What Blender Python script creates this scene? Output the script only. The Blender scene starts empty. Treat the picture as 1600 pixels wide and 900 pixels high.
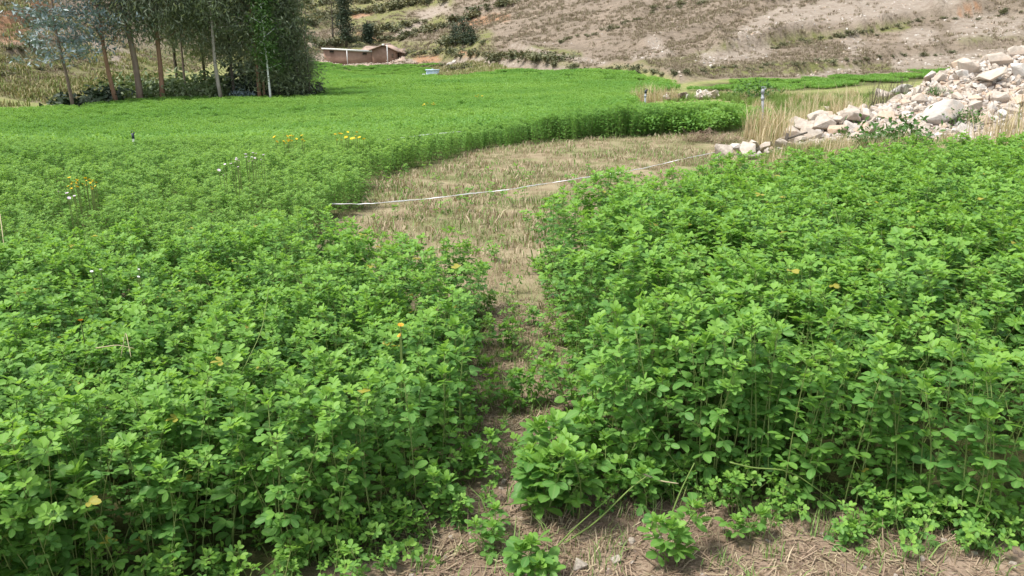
import bpy, bmesh, math, random
import numpy as np
from mathutils import Vector, Matrix, Euler

random.seed(7)
RNG = np.random.default_rng(7)
SC = bpy.context.scene
COL = SC.collection
R = math.radians

# ------------------------------------------------------------------ camera, light, exposure
FPX = 1232.0                      # focal length in photograph pixels (1600 wide)
EYE = 1.4
PITCH = math.atan(385 / FPX)      # looking down a little
SP, CP = math.sin(PITCH), math.cos(PITCH)
cam_d = bpy.data.cameras.new('camera')
cam_d.sensor_width = 36.0
cam_d.lens = 36.0 * FPX / 1600.0
cam_d.clip_start = 0.05
cam_d.clip_end = 2000.0
cam = bpy.data.objects.new('camera', cam_d)
COL.objects.link(cam)
cam.location = (0, 0, EYE)
cam.rotation_euler = (math.pi / 2 - PITCH, 0, 0)
SC.camera = cam

SUN_EL, SUN_AZ = R(62), R(-112)    # azimuth measured from +Y towards +X: the sun stands high on the left, a little behind the viewer
world = bpy.data.worlds.new('World')
SC.world = world
world.use_nodes = True
wn = world.node_tree
bg = wn.nodes['Background']
sky = wn.nodes.new('ShaderNodeTexSky')
sky.sky_type = 'NISHITA'
sky.sun_disc = False
sky.sun_elevation = SUN_EL
sky.sun_rotation = SUN_AZ
sky.altitude = 2800
sky.air_density = 1.0
sky.dust_density = 6.0
sky.ozone_density = 0.6
hs = wn.nodes.new('ShaderNodeHueSaturation')   # thin bright cloud: the blue is mostly washed out
hs.inputs['Saturation'].default_value = .35
wn.links.new(sky.outputs[0], hs.inputs['Color'])
wn.links.new(hs.outputs[0], bg.inputs[0])
bg.inputs[1].default_value = 0.15
sun_d = bpy.data.lights.new('sun', 'SUN')
sun_d.energy = 2.2
sun_d.angle = R(12)
sun_d.color = (1.0, 0.955, 0.89)
sun = bpy.data.objects.new('sun', sun_d)
COL.objects.link(sun)
sdir = Vector((math.sin(SUN_AZ) * math.cos(SUN_EL), math.cos(SUN_AZ) * math.cos(SUN_EL), math.sin(SUN_EL)))
sun.rotation_euler = sdir.to_track_quat('Z', 'Y').to_euler()
sun.location = (0, 0, 40)
SC.view_settings.view_transform = 'Standard'
SC.view_settings.look = 'None'
SC.view_settings.exposure = 1.45
SC.view_settings.gamma = 1.0
SC.render.engine = 'CYCLES'
SC.cycles.max_bounces = 8
SC.cycles.diffuse_bounces = 3
SC.cycles.glossy_bounces = 2
SC.cycles.transmission_bounces = 4
SC.cycles.transparent_max_bounces = 4

# ------------------------------------------------------------------ helpers: maths
def smooth(a, b, x):
    t = np.clip((np.asarray(x, float) - a) / (b - a), 0, 1)
    return t * t * (3 - 2 * t)

def _hash(ix, iy, s):
    h = (ix.astype(np.int64) * 374761393 + iy.astype(np.int64) * 668265263 + s * 974711) & 0x7fffffff
    h = ((h ^ (h >> 13)) * 1274126177) & 0x7fffffff
    return ((h ^ (h >> 16)) & 0xffff) / 65535.0

def vnoise(x, y, s=0):
    x = np.asarray(x, float); y = np.asarray(y, float)
    ix = np.floor(x); iy = np.floor(y)
    fx = x - ix; fy = y - iy
    fx = fx * fx * (3 - 2 * fx); fy = fy * fy * (3 - 2 * fy)
    a = _hash(ix, iy, s); b = _hash(ix + 1, iy, s); c = _hash(ix, iy + 1, s); d = _hash(ix + 1, iy + 1, s)
    return (a * (1 - fx) + b * fx) * (1 - fy) + (c * (1 - fx) + d * fx) * fy

def fbm(x, y, s=0, o=4):
    v = 0; a = 0.5
    for k in range(o):
        v = v + a * vnoise(x * 2 ** k, y * 2 ** k, s + 17 * k); a *= 0.5
    return v

def ray(u, v):
    a = (np.asarray(u, float) - 800) / FPX; b = (450 - np.asarray(v, float)) / FPX
    return a, CP + SP * b, -SP + CP * b

def wp(u, v, Y):
    """the point on the sight line (u, v) at ground distance Y"""
    dx, dy, dz = ray(u, v)
    t = Y / dy
    return dx * t, Y + 0 * dx, EYE + dz * t

def proj(x, y, z):
    """photograph coordinates of a point; used to find how large things look"""
    f = y * CP - (z - EYE) * SP
    up = y * SP + (z - EYE) * CP
    f = np.where(f < 0.05, 0.05, f)
    return 800 + FPX * x / f, 450 - FPX * up / f

# ------------------------------------------------------------------ terrain
CTRL = [  # (u, v, distance, height of what hides the ground there)
    (100, 250, 8.0, None), (400, 215, 11.0, .33), (0, 215, 10.5, .33), (800, 180, 16.5, .36),
    (0, 166, 36, .3), (240, 155, 38, .3), (470, 150, 41, .3), (480, 118, 75, .25), (480, 92, 130, .2), (680, 97, 122, .2),
    (580, 125, 60, .25), (700, 140, 45, .25), (700, 118, 80, .2), (860, 111, 75, .2), (950, 135, 44, .25), (1040, 128, 50, .2),
    (1000, 160, 22, .35), (1075, 156, 27, .05), (1200, 135, 44, .2), (1400, 120, 47, .2), (1600, 108, 50, .1),
    (1200, 150, 27, .1), (1100, 212, 12.2, 0), (900, 220, 11.8, 0), (715, 243, 10.6, 0),
    (1300, 122, 51, .1), (1480, 108, 54, .1), (1150, 245, 10.1, 0), (1600, 240, 10.4, 0),
    # hills
    (1100, 75, 67, 0), (1100, 0, 104, 0), (1600, 0, 88, 0), (1300, 60, 72, 0), (1600, 60, 70, 0), (900, 60, 100, 0), (900, 0, 138, 0), (740, 60, 128, 0),
    (700, 0, 205, 0), (550, 0, 255, 0), (550, 50, 178, 0), (480, 80, 146, 0), (480, 0, 262, 0), (620, 40, 188, 0),
    (510, 90, 138, 0), (600, 95, 136, 0), (670, 93, 126, 0),
    (0, 152, 44, 0), (60, 141, 49, 0), (150, 112, 60, 0), (150, 50, 78, 0), (0, 70, 58, 0), (0, 0, 70, 0),
    (250, 90, 86, 0), (250, 0, 125, 0), (400, 50, 140, 0), (400, 0, 195, 0), (330, 120, 80, 0),
]
PTS = []
for (u, v, Y, h) in CTRL:
    if h is None:
        x, y, z = wp(u, v, Y); PTS.append((x, y, 0.0)); continue
    x, y, z = wp(u, v, Y)
    PTS.append((float(x), float(y), float(z) - h))
for x in (-6, -3, -1, 0, 1, 3, 6):
    for y in (0.0, 2.0, 4.5, 6.5):
        PTS.append((x, y, 0.0))
for x, y, z in ((0, -30, .3), (-30, -10, 0.6), (30, -10, 1), (-9, 4, .05), (9, 4, .05), (14, 9, .3), (20, 16, .3), (40, 25, 2),
                (-30, 24, -1.0), (-60, 40, 3), (-12, 10, -.12), (80, 60, 10),
                (-150, 300, 75), (0, 420, 95), (200, 300, 85), (-400, 300, 110), (400, 300, 130), (0, 750, 170), (-300, 750, 190), (300, 750, 200),
                (60, 160, 27), (30, 190, 27), (-100, 150, 26), (-20, 260, 33), (150, 140, 40), (-60, 290, 32)):
    PTS.append((x, y, z))
PTS = np.array(PTS)

def _st(x, y):
    yy = np.maximum(np.asarray(y, float), 0) + 5.0
    return np.asarray(x, float) / yy * 2.2, np.log(yy) * 1.6 + np.minimum(np.asarray(y, float), 0) * .02

_cs, _ct = _st(PTS[:, 0], PTS[:, 1])
def _phi(r2): return np.sqrt(r2 + 0.012)
_n = len(PTS)
_A = np.zeros((_n + 3, _n + 3))
_A[:_n, :_n] = _phi((_cs[:, None] - _cs[None]) ** 2 + (_ct[:, None] - _ct[None]) ** 2)
_A[:_n, _n] = 1; _A[:_n, _n + 1] = _cs; _A[:_n, _n + 2] = _ct
_A[_n:, :_n] = _A[:_n, _n:].T
_W = np.linalg.solve(_A, np.concatenate([PTS[:, 2], np.zeros(3)]))

TOE_U = [-900, 0, 60, 150, 300, 440, 478, 690, 705, 760, 860, 1040, 1100, 1200, 1300, 1480, 1600, 2500]
TOE_Y = [40, 41, 44, 43, 62, 120, 132, 122, 101, 94, 75, 50.5, 52, 51.5, 53, 56, 58, 62]
def hill_mask(x, y):
    f = np.maximum(y, .1) / CP
    u = 800 + FPX * x / f * .985
    return smooth(-.4, 1.8, y - np.interp(u, TOE_U, TOE_Y)) * (y > 20)

# banks where the slope breaks: (line in photograph coordinates, height of the step in metres)
BANKS = [
    ([(1110, 82), (1200, 70), (1260, 58), (1350, 50), (1450, 30), (1600, 22)], 1.0),
    ([(1020, 98), (1090, 80), (1130, 72)], .5),
    ([(1240, 116), (1320, 103), (1420, 88), (1600, 68)], .55),
    ([(1000, 75), (1080, 50), (1150, 25), (1240, -5)], .8),
    ([(700, 90), (760, 96), (830, 104), (900, 110), (1040, 128), (1090, 126)], .7),
    ([(880, 60), (960, 40), (1040, 12)], .6),
    ([(560, 60), (640, 48), (720, 30), (800, 8)], 1.2), ([(500, 30), (600, 18), (700, 2)], 1.2), ([(590, 66), (700, 70), (790, 74), (830, 86)], .6),
    ([(0, 95), (60, 80), (120, 62)], .8), ([(0, 40), (50, 32), (90, 10)], 1.0),
]
def terrain_base(x, y):
    x = np.asarray(x, float); y = np.asarray(y, float)
    sh = x.shape; x = x.ravel(); y = y.ravel()
    z = np.empty_like(x)
    for i in range(0, len(x), 40000):
        s, t = _st(x[i:i + 40000], y[i:i + 40000])
        z[i:i + 40000] = _phi((s[:, None] - _cs[None]) ** 2 + (t[:, None] - _ct[None]) ** 2) @ _W[:_n] + _W[_n] + _W[_n + 1] * s + _W[_n + 2] * t
    return z.reshape(sh)

# rubble mound: (u, v, distance) points of its surface, zero around
_HP = []
for (u, v, Y) in ((1222, 218, 11.2), (1300, 180, 12.3), (1330, 176, 12.6), (1400, 152, 13.2), (1450, 120, 14.2), (1480, 104, 14.6), (1530, 96, 15.2), (1600, 82, 15.4), (1680, 76, 15.5), (1800, 90, 15.0),
                  (1468, 190, 11.9), (1540, 150, 13), (1600, 140, 13), (1420, 180, 12.2), (1540, 205, 11.5), (1350, 198, 11.6), (1700, 150, 13)):
    x, y, z = wp(u, v, Y)
    _HP.append((float(x), float(y), float(z) - .1 - float(terrain_base(np.array([float(x)]), np.array([float(y)]))[0])))
for (u, Y) in ((1120, 10.2), (1180, 10.0), (1250, 10.2), (1350, 10.4), (1450, 10.4), (1550, 10.4), (1650, 10.2), (1150, 11.0), (1200, 12.2), (1270, 13.6), (1340, 14.6), (1400, 16), (1460, 17.4), (1560, 18.5), (1700, 19), (1850, 18), (2000, 15), (1900, 11)):
    _HP.append(((u - 800) / FPX * Y * 1.01, Y, 0.0))
_HP = np.array(_HP)
_hA = np.sqrt((_HP[:, None, 0] - _HP[None, :, 0]) ** 2 + (_HP[:, None, 1] - _HP[None, :, 1]) ** 2 + .05)
_hW = np.linalg.solve(_hA, _HP[:, 2])
_hull_c = None
def mound(x, y):
    x = np.asarray(x, float); y = np.asarray(y, float)
    out = np.zeros(x.shape)
    m = (x > 2.2) & (x < 16) & (y > 9.6) & (y < 20)
    if m.any():
        xs, ys = x[m], y[m]
        h = np.sqrt((xs[:, None] - _HP[None, :, 0]) ** 2 + (ys[:, None] - _HP[None, :, 1]) ** 2 + .05) @ _hW
        # fade outside the outline of the mound
        u = xs / ys * FPX / 1.01 + 800
        back = np.interp(u, [1120, 1150, 1200, 1270, 1340, 1400, 1460, 1560, 1700, 1850, 2000], [10.3, 11.0, 12.2, 13.6, 14.6, 16, 17.4, 18.5, 19, 18, 15])
        f = smooth(1090, 1130, u) * (1 - smooth(-.3, .3, ys - back)) * smooth(9.7, 10.3, ys) * (1 - smooth(1900, 2000, u))
        out[m] = np.clip(h, 0, 2.5) * f
    return out

def zf(x, y, detail=True):
    x = np.atleast_1d(np.asarray(x, float)); y = np.atleast_1d(np.asarray(y, float))
    z = terrain_base(x, y)
    hm = hill_mask(x, y)
    if detail and hm.max() > 0:
        far = np.clip(y / 90, .6, 2.2)
        u, v = proj(x, y, z)
        for line, amp in BANKS:
            lu = [p[0] for p in line]; lv = [p[1] for p in line]
            e = smooth(lu[0] - 25, lu[0] + 15, u) * (1 - smooth(lu[-1] - 15, lu[-1] + 25, u))
            lvv = np.interp(u, lu, lv) + 7 * (fbm(u * .03, u * 0 + lv[0], 5, 3) - .45)
            z = z + hm * e * amp * (smooth(-2.5, 2.0, lvv - v) - smooth(2, 38, lvv - v)) * (.6 + .8 * vnoise(u * .05, u * 0, 9))
        z = z + hm * far * (1.1 * (fbm(x * .07, y * .05, 1, 4) - .47) + .55 * (fbm(x * .3 + y * .1, y * .22, 2, 4) - .47) + .34 * (fbm(x * .85, y * .6, 8, 3) - .45))
        rid = 1 - np.abs(2 * fbm(x * .16 + .08 * y, y * .04, 3, 3) - .95)
        z = z - hm * far * .5 * np.clip(rid - .6, 0, 1)
    near = (1 - smooth(14, 30, y))
    z = z + near * (.035 * (fbm(x * 1.3, y * 1.3, 4, 4) - .47) + .012 * (fbm(x * 9, y * 9, 6, 3) - .45))
    return z + mound(x, y)

def z1(x, y): return float(zf(float(x), float(y))[0])

_Ys = np.concatenate([np.linspace(.7, 20, 700), np.geomspace(20.05, 420, 1500)])
def gp(u, v, dz=0.0):
    """where the sight line meets the ground (plus dz)"""
    dx, dy, dz_ = ray(u, v)
    t = _Ys / dy
    zr = EYE + dz_ * t
    g = zf(dx * t, _Ys) + dz
    k = np.argmax(zr < g)
    if zr[k] >= g[k]: k = len(_Ys) - 1
    return float(dx * t[k]), float(_Ys[k]), float(g[k] - dz)

def inside(px, py, poly):
    c = np.zeros(px.shape, bool)
    n = len(poly); j = n - 1
    for i in range(n):
        xi, yi = poly[i]; xj, yj = poly[j]
        m = ((yi > py) != (yj > py)) & (px < (xj - xi) * (py - yi) / (yj - yi + 1e-12) + xi)
        c ^= m; j = i
    return c

def G(*pix):
    return [gp(u, v)[:2] for u, v in pix]
def D(u, Y):                       # plan position under image column u at distance Y (column taken at ground level)
    f = Y * CP + EYE * SP
    return ((u - 800) / FPX * f, Y)

# ------------------------------------------------------------------ helpers: objects
def link(o, parent=None):
    COL.objects.link(o)
    if parent is not None: o.parent = parent
    return o
def tag(o, label=None, cat=None, group=None, kind=None):
    if label: o['label'] = label
    if cat: o['category'] = cat
    if group: o['group'] = group
    if kind: o['kind'] = kind
    return o
def empty(name, loc, rz=0.0):
    o = bpy.data.objects.new(name, None); COL.objects.link(o)
    o.location = loc; o.rotation_euler = (0, 0, rz); o.empty_display_size = .1
    return o

class MB:
    """collects numpy pieces, then makes ONE mesh"""
    def __init__(self): self.v = []; self.f = []; self.n = 0; self.c = []; self.m = []
    def add(self, verts, faces, col=None, mi=0):
        verts = np.asarray(verts, float)
        self.v.append(verts)
        for f in faces: self.f.append(tuple(i + self.n for i in f)); self.m.append(mi)
        if col is None: col = np.zeros((len(verts), 3))
        col = np.asarray(col, float)
        if col.ndim == 1: col = np.tile(col, (len(verts), 1))
        self.c.append(col); self.n += len(verts)
    def tube(self, pts, rad, sides=5, col=(.5, 0, 0), mi=0, cap=True):
        pts = np.asarray(pts, float); k = len(pts)
        rad = np.broadcast_to(np.asarray(rad, float), (k,))
        tan = np.gradient(pts, axis=0); tan /= np.linalg.norm(tan, axis=1)[:, None] + 1e-9
        ref = np.array([.31, .95, .05]); 
        if abs(tan[0] @ ref) > .9: ref = np.array([.95, -.3, .1])
        a = np.cross(tan, ref); a /= np.linalg.norm(a, axis=1)[:, None] + 1e-9
        b = np.cross(tan, a)
        th = np.arange(sides) / sides * 2 * math.pi
        ring = pts[:, None] + rad[:, None, None] * (np.cos(th)[None, :, None] * a[:, None] + np.sin(th)[None, :, None] * b[:, None])
        faces = []
        for i in range(k - 1):
            for j in range(sides):
                j2 = (j + 1) % sides
                faces.append((i * sides + j, i * sides + j2, (i + 1) * sides + j2, (i + 1) * sides + j))
        if cap:
            faces.append(tuple(range(sides - 1, -1, -1))); faces.append(tuple((k - 1) * sides + j for j in range(sides)))
        self.add(ring.reshape(-1, 3), faces, col, mi)
    def box(self, lo, hi, col=(.5, 0, 0), mi=0):
        x0, y0, z0 = lo; x1, y1, z1_ = hi
        self.add([(x0, y0, z0), (x1, y0, z0), (x1, y1, z0), (x0, y1, z0), (x0, y0, z1_), (x1, y0, z1_), (x1, y1, z1_), (x0, y1, z1_)],
                 [(0, 3, 2, 1), (4, 5, 6, 7), (0, 1, 5, 4), (1, 2, 6, 5), (2, 3, 7, 6), (3, 0, 4, 7)], col, mi)
    def mesh(self, name, mats, smooth_=False):
        me = bpy.data.meshes.new(name)
        V = np.concatenate(self.v); C = np.concatenate(self.c)
        me.vertices.add(len(V)); me.vertices.foreach_set('co', V.ravel())
        lens = np.array([len(f) for f in self.f], np.int32)
        idx = np.fromiter((i for f in self.f for i in f), np.int32, int(lens.sum()))
        me.loops.add(len(idx)); me.loops.foreach_set('vertex_index', idx)
        me.polygons.add(len(lens)); me.polygons.foreach_set('loop_start', np.concatenate([[0], np.cumsum(lens)[:-1]]).astype(np.int32))
        me.polygons.foreach_set('material_index', np.array(self.m, np.int32))
        if smooth_: me.polygons.foreach_set('use_smooth', np.ones(len(lens), bool))
        at = me.attributes.new('tint', 'FLOAT_COLOR', 'POINT')
        at.data.foreach_set('color', np.concatenate([C, np.ones((len(C), 1))], 1).astype(np.float32).ravel())
        for m in (mats if isinstance(mats, (list, tuple)) else [mats]): me.materials.append(m)
        me.update(calc_edges=True)
        return me
    def obj(self, name, mats, parent=None, smooth_=False):
        return link(bpy.data.objects.new(name, self.mesh(name, mats, smooth_)), parent)

# many equal cards at once: T (nv,3) template, faces, M (k,3,3), P (k,3), C (k,3)
def add_many(mb, T, faces, M, P, C, tc=None):
    k = len(P); nv = len(T)
    V = np.einsum('kij,vj->kvi', M, T) + P[:, None]
    col = np.repeat(C[:, None], nv, 1).copy()
    if tc is not None: col[:, :, 1] = tc[None]
    mb.v.append(V.reshape(-1, 3)); mb.c.append(col.reshape(-1, 3))
    for i in range(k):
        o = mb.n + i * nv
        for f in faces: mb.f.append(tuple(j + o for j in f))
    mb.m.extend([0] * (k * len(faces)))
    mb.n += k * nv

def frames(yaw, el, roll):
    """local x = direction (yaw, elevation), z = up side, rolled"""
    cy, sy, ce, se, cr, sr = np.cos(yaw), np.sin(yaw), np.cos(el), np.sin(el), np.cos(roll), np.sin(roll)
    X = np.stack([cy * ce, sy * ce, se], -1)
    Yv = np.stack([-sy, cy, 0 * cy], -1)
    Z = np.cross(X, Yv)
    Y2 = Yv * cr[:, None] + Z * sr[:, None]; Z2 = -Yv * sr[:, None] + Z * cr[:, None]
    return np.stack([X, Y2, Z2], -1)

# ------------------------------------------------------------------ materials
def nodes_of(name):
    m = bpy.data.materials.new(name); m.use_nodes = True
    nt = m.node_tree
    return m, nt, nt.nodes['Principled BSDF'], nt.nodes['Material Output']
def N(nt, typ, **kw):
    n = nt.nodes.new(typ)
    for k, v in kw.items(): setattr(n, k, v)
    return n
def mixc(nt, fac, a, b, mode='MIX'):
    n = N(nt, 'ShaderNodeMix', data_type='RGBA', blend_type=mode)
    for s, v in ((n.inputs[0], fac), (n.inputs[6], a), (n.inputs[7], b)):
        if hasattr(v, 'is_output'): nt.links.new(v, s)
        else: s.default_value = v if not isinstance(v, tuple) else (*v, 1)[:4]
    return n.outputs[2]
def math_(nt, op, a, b=0.0, c=0.0):
    n = N(nt, 'ShaderNodeMath', operation=op)
    for s, v in zip(n.inputs, (a, b, c)):
        if hasattr(v, 'is_output'): nt.links.new(v, s)
        else: s.default_value = v
    return n.outputs[0]
def ramp(nt, fac, a, b):
    n = N(nt, 'ShaderNodeMapRange', interpolation_type='SMOOTHSTEP')
    nt.links.new(fac, n.inputs[0]); n.inputs[1].default_value = a; n.inputs[2].default_value = b
    return n.outputs[0]
def noise(nt, scale, detail=4, vec=None, rough=.55, dist=0.0):
    n = N(nt, 'ShaderNodeTexNoise'); n.inputs['Scale'].default_value = scale; n.inputs['Detail'].default_value = detail
    n.inputs['Roughness'].default_value = rough; n.inputs['Distortion'].default_value = dist
    if vec is not None: nt.links.new(vec, n.inputs['Vector'])
    return n.outputs[0]
def position(nt): return N(nt, 'ShaderNodeNewGeometry').outputs['Position']
def attr(nt, name): return N(nt, 'ShaderNodeAttribute', attribute_name=name)
def bump(nt, h, strength, dist, target):
    b = N(nt, 'ShaderNodeBump'); b.inputs['Strength'].default_value = strength; b.inputs['Distance'].default_value = dist
    nt.links.new(h, b.inputs['Height']); nt.links.new(b.outputs[0], target)

def leaf_mat(name, c0, c1, young=None, trans=.35, rough=.5, vein=0.0, big=None, spec=.3, hue=0.0):
    """foliage: tint.x varies leaf by leaf, tint.y is the midrib, tint.z how young the leaf is"""
    m, nt, p, out = nodes_of(name)
    a = attr(nt, 'tint'); sep = N(nt, 'ShaderNodeSeparateColor'); nt.links.new(a.outputs['Color'], sep.inputs[0])
    rnd = N(nt, 'ShaderNodeObjectInfo').outputs['Random']
    f = math_(nt, 'ADD', math_(nt, 'MULTIPLY', sep.outputs[0], .75), math_(nt, 'MULTIPLY', rnd, .25))
    col = mixc(nt, f, c0, c1)
    if young: col = mixc(nt, sep.outputs[2], col, young)
    if vein: col = mixc(nt, ramp(nt, sep.outputs[0], 1.3, 1.5), col, (.42, .38, .07))
    if vein: col = mixc(nt, math_(nt, 'MULTIPLY', math_(nt, 'POWER', sep.outputs[1], 6.0), vein), col, (.30, .42, .16))
    if big:
        nz = ramp(nt, noise(nt, big[0], 3, position(nt)), .35, .65)
        col = mixc(nt, math_(nt, 'MULTIPLY', nz, big[2]), col, big[1])
    nt.links.new(col, p.inputs['Base Color'])
    p.inputs['Roughness'].default_value = rough; p.inputs['Specular IOR Level'].default_value = spec
    if trans:
        t = N(nt, 'ShaderNodeBsdfTranslucent')
        tcol = mixc(nt, .6, col, (1.35, 1.25, .5), 'MULTIPLY')
        nt.links.new(tcol, t.inputs[0])
        mx = N(nt, 'ShaderNodeMixShader'); mx.inputs[0].default_value = trans
        nt.links.new(p.outputs[0], mx.inputs[1]); nt.links.new(t.outputs[0], mx.inputs[2]); nt.links.new(mx.outputs[0], out.inputs[0])
    return m

M = {}
M['alfalfa'] = leaf_mat('alfalfa_leaf', (.082, .220, .058), (.180, .365, .062), young=(.25, .45, .075), trans=.46, vein=.35, spec=.25)
M['field'] = leaf_mat('field_leaf', (.150, .315, .066), (.235, .41, .095), young=(.30, .47, .12), trans=.46, big=(.12, (.10, .26, .056), .5), spec=.15)
M['stem'] = leaf_mat('alfalfa_stem', (.09, .15, .035), (.20, .24, .07), trans=0, rough=.6)
M['straw'] = leaf_mat('straw', (.15, .10, .06), (.50, .42, .28), young=(.15, .24, .06), trans=.15, rough=.7)
M['litter'] = leaf_mat('litter', (.12, .075, .05), (.36, .27, .19), trans=.0, rough=.8)
M['drygrass'] = leaf_mat('dry_grass', (.38, .30, .18), (.62, .53, .36), young=(.24, .30, .10), trans=.3, rough=.7)
M['hillgrass'] = leaf_mat('hill_grass', (.165, .132, .094), (.34, .275, .20), young=(.16, .16, .075), trans=.1, rough=.8)
M['slopegrass'] = leaf_mat('slope_grass', (.20, .18, .085), (.36, .32, .17), young=(.17, .21, .065), trans=.15, rough=.8)
M['greengrass'] = leaf_mat('green_grass', (.10, .19, .035), (.22, .30, .08), trans=.3, rough=.6)
M['gum_dark'] = leaf_mat('gum_leaf_dark', (.105, .132, .088), (.245, .29, .19), young=(.32, .37, .23), trans=.42, rough=.45)
M['gum_mid'] = leaf_mat('gum_leaf_mid', (.12, .16, .095), (.26, .32, .185), young=(.33, .40, .22), trans=.42, rough=.45)
M['gum_blue'] = leaf_mat('gum_leaf_blue', (.085, .13, .125), (.31, .39, .40), trans=.15, rough=.4)
M['gum_bright'] = leaf_mat('gum_leaf_bright', (.05, .12, .03), (.11, .21, .05), trans=.3)
M['conifer'] = leaf_mat('conifer_leaf', (.025, .045, .025), (.055, .08, .04), trans=.08, rough=.6)
M['bush'] = leaf_mat('bush_leaf', (.06, .105, .038), (.15, .21, .085), young=(.27, .33, .18), trans=.22)
M['shrub'] = leaf_mat('shrub_leaf', (.06, .075, .035), (.14, .15, .075), young=(.22, .20, .11), trans=.15, rough=.65)
M['yellow'] = leaf_mat('yellow_petal', (.75, .50, .01), (.85, .62, .03), trans=.2)
M['orange'] = leaf_mat('orange_petal', (.75, .25, .02), (.85, .40, .04), trans=.2)
M['lilac'] = leaf_mat('lilac_petal', (.60, .46, .58), (.80, .72, .80), trans=.2)
M['white'] = leaf_mat('white_petal', (.75, .75, .72), (.82, .82, .80), trans=.2)

def simple_mat(name, c0, c1, scale=6, rough=.85, bump_s=.4, bump_d=.02, c2=None, spec=.3, stretch=None):
    m, nt, p, out = nodes_of(name)
    tc = N(nt, 'ShaderNodeTexCoord').outputs['Object']
    if stretch:
        mp = N(nt, 'ShaderNodeMapping'); mp.inputs['Scale'].default_value = stretch; nt.links.new(tc, mp.inputs[0]); tc = mp.outputs[0]
    n1 = noise(nt, scale, 6, tc, .6)
    col = mixc(nt, ramp(nt, n1, .3, .7), c0, c1)
    if c2: col = mixc(nt, ramp(nt, noise(nt, scale * .35, 4, tc), .5, .68), col, c2)
    rnd = N(nt, 'ShaderNodeObjectInfo').outputs['Random']
    col = mixc(nt, math_(nt, 'MULTIPLY', rnd, .3), col, tuple(min(1, c * 1.35) for c in c1))
    nt.links.new(col, p.inputs['Base Color']); p.inputs['Roughness'].default_value = rough; p.inputs['Specular IOR Level'].default_value = spec
    bump(nt, noise(nt, scale * 3, 6, tc, .65), bump_s, bump_d, p.inputs['Normal'])
    return m
M['bark'] = simple_mat('gum_bark', (.14, .10, .08), (.28, .21, .17), 2.2, c2=(.20, .12, .08), stretch=(3, 3, .6), bump_d=.05)
M['bark_pale'] = simple_mat('gum_bark_pale', (.34, .30, .25), (.48, .43, .37), 2.5, c2=(.24, .18, .13), stretch=(3, 3, .6), bump_d=.03)
M['bark_red'] = simple_mat('gum_bark_red', (.20, .11, .07), (.34, .20, .13), 2.2, c2=(.14, .09, .07), stretch=(3, 3, .5), bump_d=.05)
M['bark_dark'] = simple_mat('dark_bark', (.06, .05, .04), (.12, .10, .08), 3)
M['adobe'] = simple_mat('adobe', (.22, .135, .095), (.31, .205, .15), 1.6, c2=(.17, .10, .07), bump_d=.04)
M['tile'] = simple_mat('clay_tile', (.24, .16, .12), (.38, .29, .23), 3, c2=(.15, .11, .09))
M['zinc'] = simple_mat('zinc_sheet', (.55, .55, .54), (.72, .72, .70), 3, rough=.5, bump_d=.004)
M['dark'] = simple_mat('dark_opening', (.015, .012, .010), (.03, .025, .02), 3)
M['wood'] = simple_mat('old_wood', (.10, .07, .05), (.18, .13, .09), 8, stretch=(6, 6, .8))
M['whitepaint'] = simple_mat('white_paint', (.70, .70, .68), (.80, .80, .78), 5, rough=.5, bump_d=.002)
M['stonewall'] = simple_mat('rough_masonry', (.30, .22, .17), (.46, .36, .29), 2.5, c2=(.20, .14, .11), bump_d=.06)
M['stone'] = simple_mat('pale_stone', (.30, .255, .21), (.47, .41, .34), 5, c2=(.40, .315, .245), bump_s=.6, bump_d=.02)
M['stone_grey'] = simple_mat('grey_stone', (.36, .32, .28), (.50, .46, .41), 6, c2=(.44, .35, .28), bump_s=.6, bump_d=.02)
M['stone_tan'] = simple_mat('tan_stone', (.33, .25, .18), (.48, .38, .29), 5, c2=(.40, .27, .18), bump_s=.6, bump_d=.02)
M['stone_white'] = simple_mat('white_stone', (.37, .345, .31), (.53, .50, .455), 6, c2=(.50, .42, .36), bump_s=.5, bump_d=.015)
M['stone_dark'] = simple_mat('dark_clod', (.13, .095, .075), (.24, .18, .14), 8, bump_s=.6, bump_d=.015)
M['pipe'] = simple_mat('galvanised_pipe', (.19, .20, .21), (.30, .315, .33), 9, rough=.45, bump_d=.002)
M['black'] = simple_mat('black_plastic', (.02, .025, .035), (.04, .05, .065), 9, rough=.45, bump_d=.001)
M['rope'] = simple_mat('white_tape', (.72, .72, .74), (.82, .82, .84), 20, rough=.5, bump_d=.001)
M['tarp'] = simple_mat('pale_blue_sheet', (.38, .52, .66), (.62, .74, .84), 3, rough=.5)

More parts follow.
